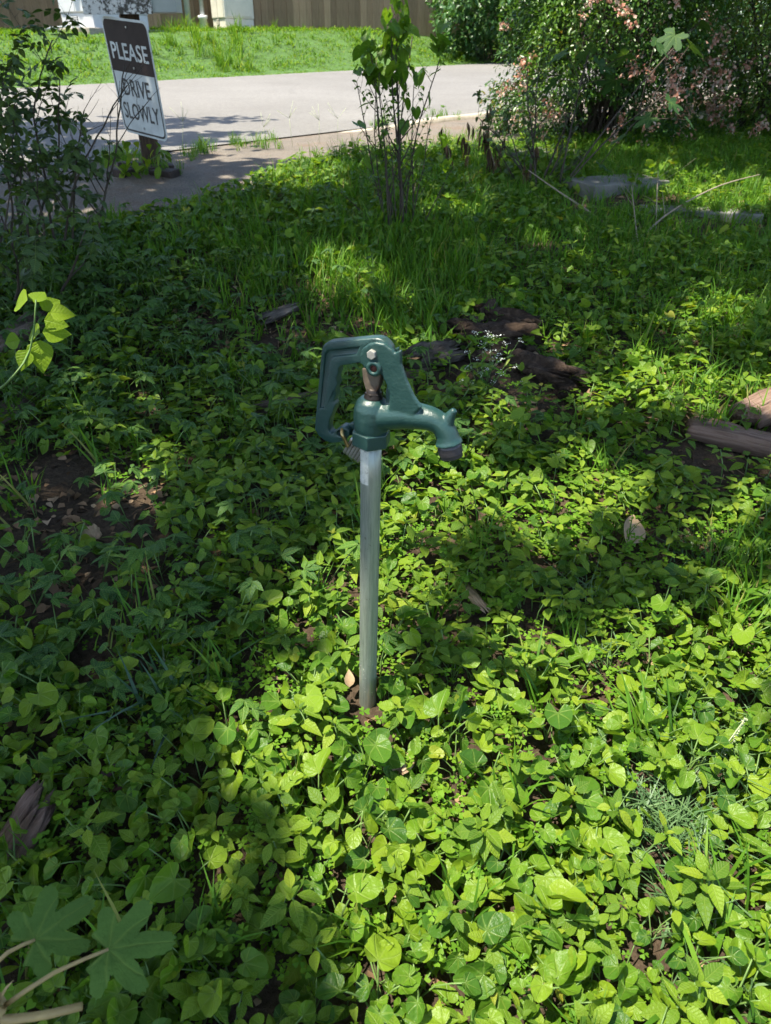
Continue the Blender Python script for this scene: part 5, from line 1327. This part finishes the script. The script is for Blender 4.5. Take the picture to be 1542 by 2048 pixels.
for (px, py, h_, s_, lab) in ((1045, 860, .17, 1, 'tall leafy seedling right of the spout'), (745, 620, .26, 2, 'slim dark seedling stalk standing in the grass behind the hydrant'), (720, 840, .06, 3, 'round-leaved plantlet seen through the hydrant handle')):
    p = at(px, py); e = empty('seedling', p); tag(e, lab, 'seedling'); g = np.random.default_rng(s_); A = Acc(); A.tube(bez([np.zeros(3), [.006, 0, h_ * .5], [-.004, 0, h_]], 6), [.0022, .0012], 5); A.build('stem', [M['stem']], e)
    for k in range(9):
        z = h_ * (.35 + .65 * k / 8); B = Acc(); B.inst(LB[k % 4] if s_ < 3 else VI_T[0] and single(heart(False, .3, .03, .6, k, .2)), one(k * 2.4, -.15, g.normal(0, .2), (.035 if s_ < 3 else .03) * g.uniform(.8, 1.2)), [[0, 0, z]], [g.uniform()]); B.build('leaf', [M['ovate' if s_ != 3 else 'violet']], e)

g = np.random.default_rng(91)
for (px, py, h_, lab) in ((530, 300, .24, 'leftmost thin crabgrass seed stalk at the road edge'), (585, 292, .30, 'second thin crabgrass seed stalk from the left at the road edge'), (638, 288, .26, 'third thin crabgrass seed stalk from the left at the road edge'), (675, 284, .26, 'rightmost thin crabgrass seed stalk at the road edge'), (365, 300, .3, 'thin crabgrass seed stalk just right of the sign')):
    p = at(px, py); A = Acc(); top = np.array([g.normal(0, .02), 0, h_ * .62]); A.tube([np.zeros(3), top * .5, top], [.0016, .0011], 4)
    for k in range(4):
        a = g.uniform(0, 6.28); d = np.array([math.cos(a) * .7, math.sin(a) * .4, g.uniform(.25, 1.0)]); A.tube([top, top + d * h_ * .2, top + d * h_ * .42], [.0014], 3)
    o = A.build('seed_stalk', [M['seed']]); o.location = up(p, 0); tag(o, lab, 'seed stalk', 'crabgrass seed stalks')

# ------------------------------------------------------------------ shade trees overhead (outside the frame), the gaps in their crowns let the sun through
LIT = [  # picture ellipses of sunlit ground: cx, cy, rx, ry, weight
    (1050, 1760, 620, 360, 2.2), (1400, 1600, 320, 280, 1.8), (640, 1800, 250, 250, 1.3), (760, 1980, 420, 200, 1.8), (900, 1500, 220, 100, 1.3), (1300, 1960, 420, 220, 1.8), (1500, 1780, 160, 300, 1.6), (560, 1660, 130, 120, 1.2), (470, 1740, 130, 130, 1.2), (450, 1900, 120, 150, 1.3),
    (870, 1030, 120, 85, 1.6), (1010, 1010, 160, 60, 1.1), (1180, 985, 130, 55, 1.0), (830, 1150, 90, 110, 1.0), (1090, 1060, 150, 50, .9), (980, 1200, 40, 60, .5), (930, 1250, 40, 60, .6),
    (660, 1160, 80, 75, 1.0), (640, 1280, 90, 90, 1.2), (690, 1370, 70, 60, .9), (560, 1420, 80, 60, .6), (520, 1560, 80, 80, .7),
    (1230, 830, 90, 35, 1.2), (1310, 760, 60, 25, .8), (1460, 790, 110, 35, 1.2), (1180, 780, 40, 20, .7), (920, 900, 50, 30, .9), (1000, 870, 50, 20, .6),
    (1500, 1160, 70, 130, 1.2), (1400, 1060, 60, 30, .6), (1300, 1230, 120, 40, .6), (1180, 1260, 60, 40, .7), (1370, 1330, 130, 60, .7),
    (700, 560, 75, 40, 1.0), (730, 600, 50, 30, .9), (600, 350, 150, 40, 1.0), (480, 420, 80, 18, .5), (1450, 380, 150, 50, 1.2), (1350, 360, 80, 30, 1.0), (1330, 640, 60, 20, .5), (1450, 620, 90, 25, .6),
    (820, 285, 260, 22, 1.0), (1090, 480, 60, 14, .8), (900, 520, 80, 25, .4), (1230, 700, 60, 20, .4), (360, 1900, 80, 60, .6), (430, 1700, 70, 60, .6), (590, 620, 35, 14, .7), (720, 645, 25, 16, .7), (850, 700, 30, 15, .7)]
DARK = [(900, 1330, 130, 45, .6), (90, 1420, 220, 650, .8), (1000, 1390, 60, 25, .5), (1180, 1180, 200, 30, .15), (1150, 900, 150, 40, .3), (1340, 930, 90, 40, .4)]
def foot(p): t_ = (p[2] - float(H(p[0], p[1]))) / SUN[2]; q_ = np.array(p) - SUN * t_; return q_[0], q_[1]
WLIT = [(*foot(at_y(80, 650, 1.75)), .15, 2.0), (*foot(at_y(810, 90, 3.95)), .22, 1.2), (*foot(at_y(640, 838, 1.06)), .03, .9)]
WDARK = [(*foot(l1), .12, 1.6), (*foot(l2_), .11, 1.8), (*foot(near_pt(310, 1900, .78)), .06, 1.2)]
def lit_value(x, y, z):
    px, py = proj(x, y, z); v = np.zeros_like(px)
    for cx, cy, rx, ry, w in LIT: v = np.maximum(v, w * np.exp(-((px - cx) / rx) ** 2 - ((py - cy) / ry) ** 2))
    for cx, cy, rx, ry, w in DARK: v = v - w * np.exp(-((px - cx) / rx) ** 2 - ((py - cy) / ry) ** 2)
    v = v + .14 * smooth(1000, 850, py) * smooth(400, 480, py) * smooth(300, 600, px)
    v = v + .28 * smooth(500, 950, px) * smooth(450, 700, py)
    for cx, cy, r_, w in WLIT: v = np.maximum(v, w * np.exp(-((x - cx) ** 2 + (y - cy) ** 2) / r_ ** 2))
    for cx, cy, r_, w in WDARK: v = v - w * np.exp(-((x - cx) ** 2 + (y - cy) ** 2) / r_ ** 2)
    out = (px < -60) | (px > 1620) | (py > 2250)
    v = np.where(out, np.where(px > 400, .5, .1), v)
    return v
def shade_tree(name, label, trunk_xy, region, n, zlo, zhi, seed, use_lit=True, leaf=(.11, .19), limbs=14, thr=.45):
    g = np.random.default_rng(seed); b = np.array([trunk_xy[0], trunk_xy[1], float(H(*trunk_xy))]); e = empty(name, b); tag(e, label, 'tree')
    x0, x1, y0_, y1 = region
    nc = n // 14; gx = g.uniform(x0, x1, nc); gy = g.uniform(y0_, y1, nc)
    gx = (gx[:, None] + g.normal(0, .20, (nc, 14))).ravel(); gy = (gy[:, None] + g.normal(0, .20, (nc, 14))).ravel()
    gzz = H(gx, gy) + .05
    if use_lit:
        val = lit_value(gx, gy, gzz) + .17 * sines(gx, gy, 9, seed + 5) + .12 * sines(gx, gy, 22, seed + 6)
        k = val < thr
    else: k = sines(gx, gy, 4, seed + 5) > -.3
    gx, gy, gzz = gx[k], gy[k], gzz[k]; m_ = len(gx)
    cx, cy = (x0 + x1) / 2, (y0_ + y1) / 2; q = np.hypot((gx - cx) / (x1 - x0) * 2, (gy - cy) / (y1 - y0_) * 2)
    hz = zlo + (zhi - zlo) * np.clip(1 - .5 * q, 0, 1) * g.uniform(0, 1, m_)
    t = (hz - gzz) / SUN[2]; P = np.stack([gx, gy, gzz], 1) + SUN[None] * t[:, None]
    A = Acc(); A.inst(single(kite(.36, .2, .15)), leafR(g.uniform(0, 6.28, m_), g.normal(-.2, .3, m_), g.normal(0, .3, m_), g.uniform(leaf[0], leaf[1], m_)), P - b, g.uniform(0, 1, m_))
    A.build('crown', [M['canopy']], e)
    S = Acc(); top = np.array([.15, .1, zlo * .8]); S.tube(bez([np.array([0, 0, -.3]), np.array([.05, .0, zlo * .4]), top], 10), [.24, .15], 14)
    cnt = 0
    for i in g.permutation(m_)[:400]:
        end = P[i] - b; pts = bez([top * .95, top * .5 + end * .5 + [0, 0, .4], end], 9); W_ = pts + b
        tt = (W_[:, 2] - .1) / SUN[2]; sx, sy = W_[:, 0] - SUN[0] * tt, W_[:, 1] - SUN[1] * tt
        if use_lit and (lit_value(sx, sy, H(sx, sy)) > .55).any(): continue
        S.tube(pts, [.07, .012], 6); cnt += 1
        if cnt >= limbs: break
    S.build('trunk', [M['pole']], e); return e
shade_tree('shade_tree', 'tall shade tree to the left whose crown dapples the bed with shadow', (-4.6, 1.6), (-4.6, 4.6, -1.6, 5.3), 40000, 4.3, 6.8, 61)
shade_tree('shade_tree', 'roadside tree on the left shading the near lane by the sign', (-8.2, 6.6), (-7.5, -1.3, 5.2, 7.9), 5200, 4.0, 6.0, 62, False, (.12, .22), 8)
shade_tree('shade_tree', 'tree on the right shading the far corner bush', (7.2, 5.2), (2.3, 6.2, 4.8, 8.8), 9000, 3.8, 6.0, 63, False, (.12, .2), 8)
shade_tree('shade_tree', 'tree behind the fence shading the large cabinet', (-13.5, 20.5), (-11, -4.6, 15.4, 19.5), 5000, 4.4, 7, 64, False, (.14, .26), 8)
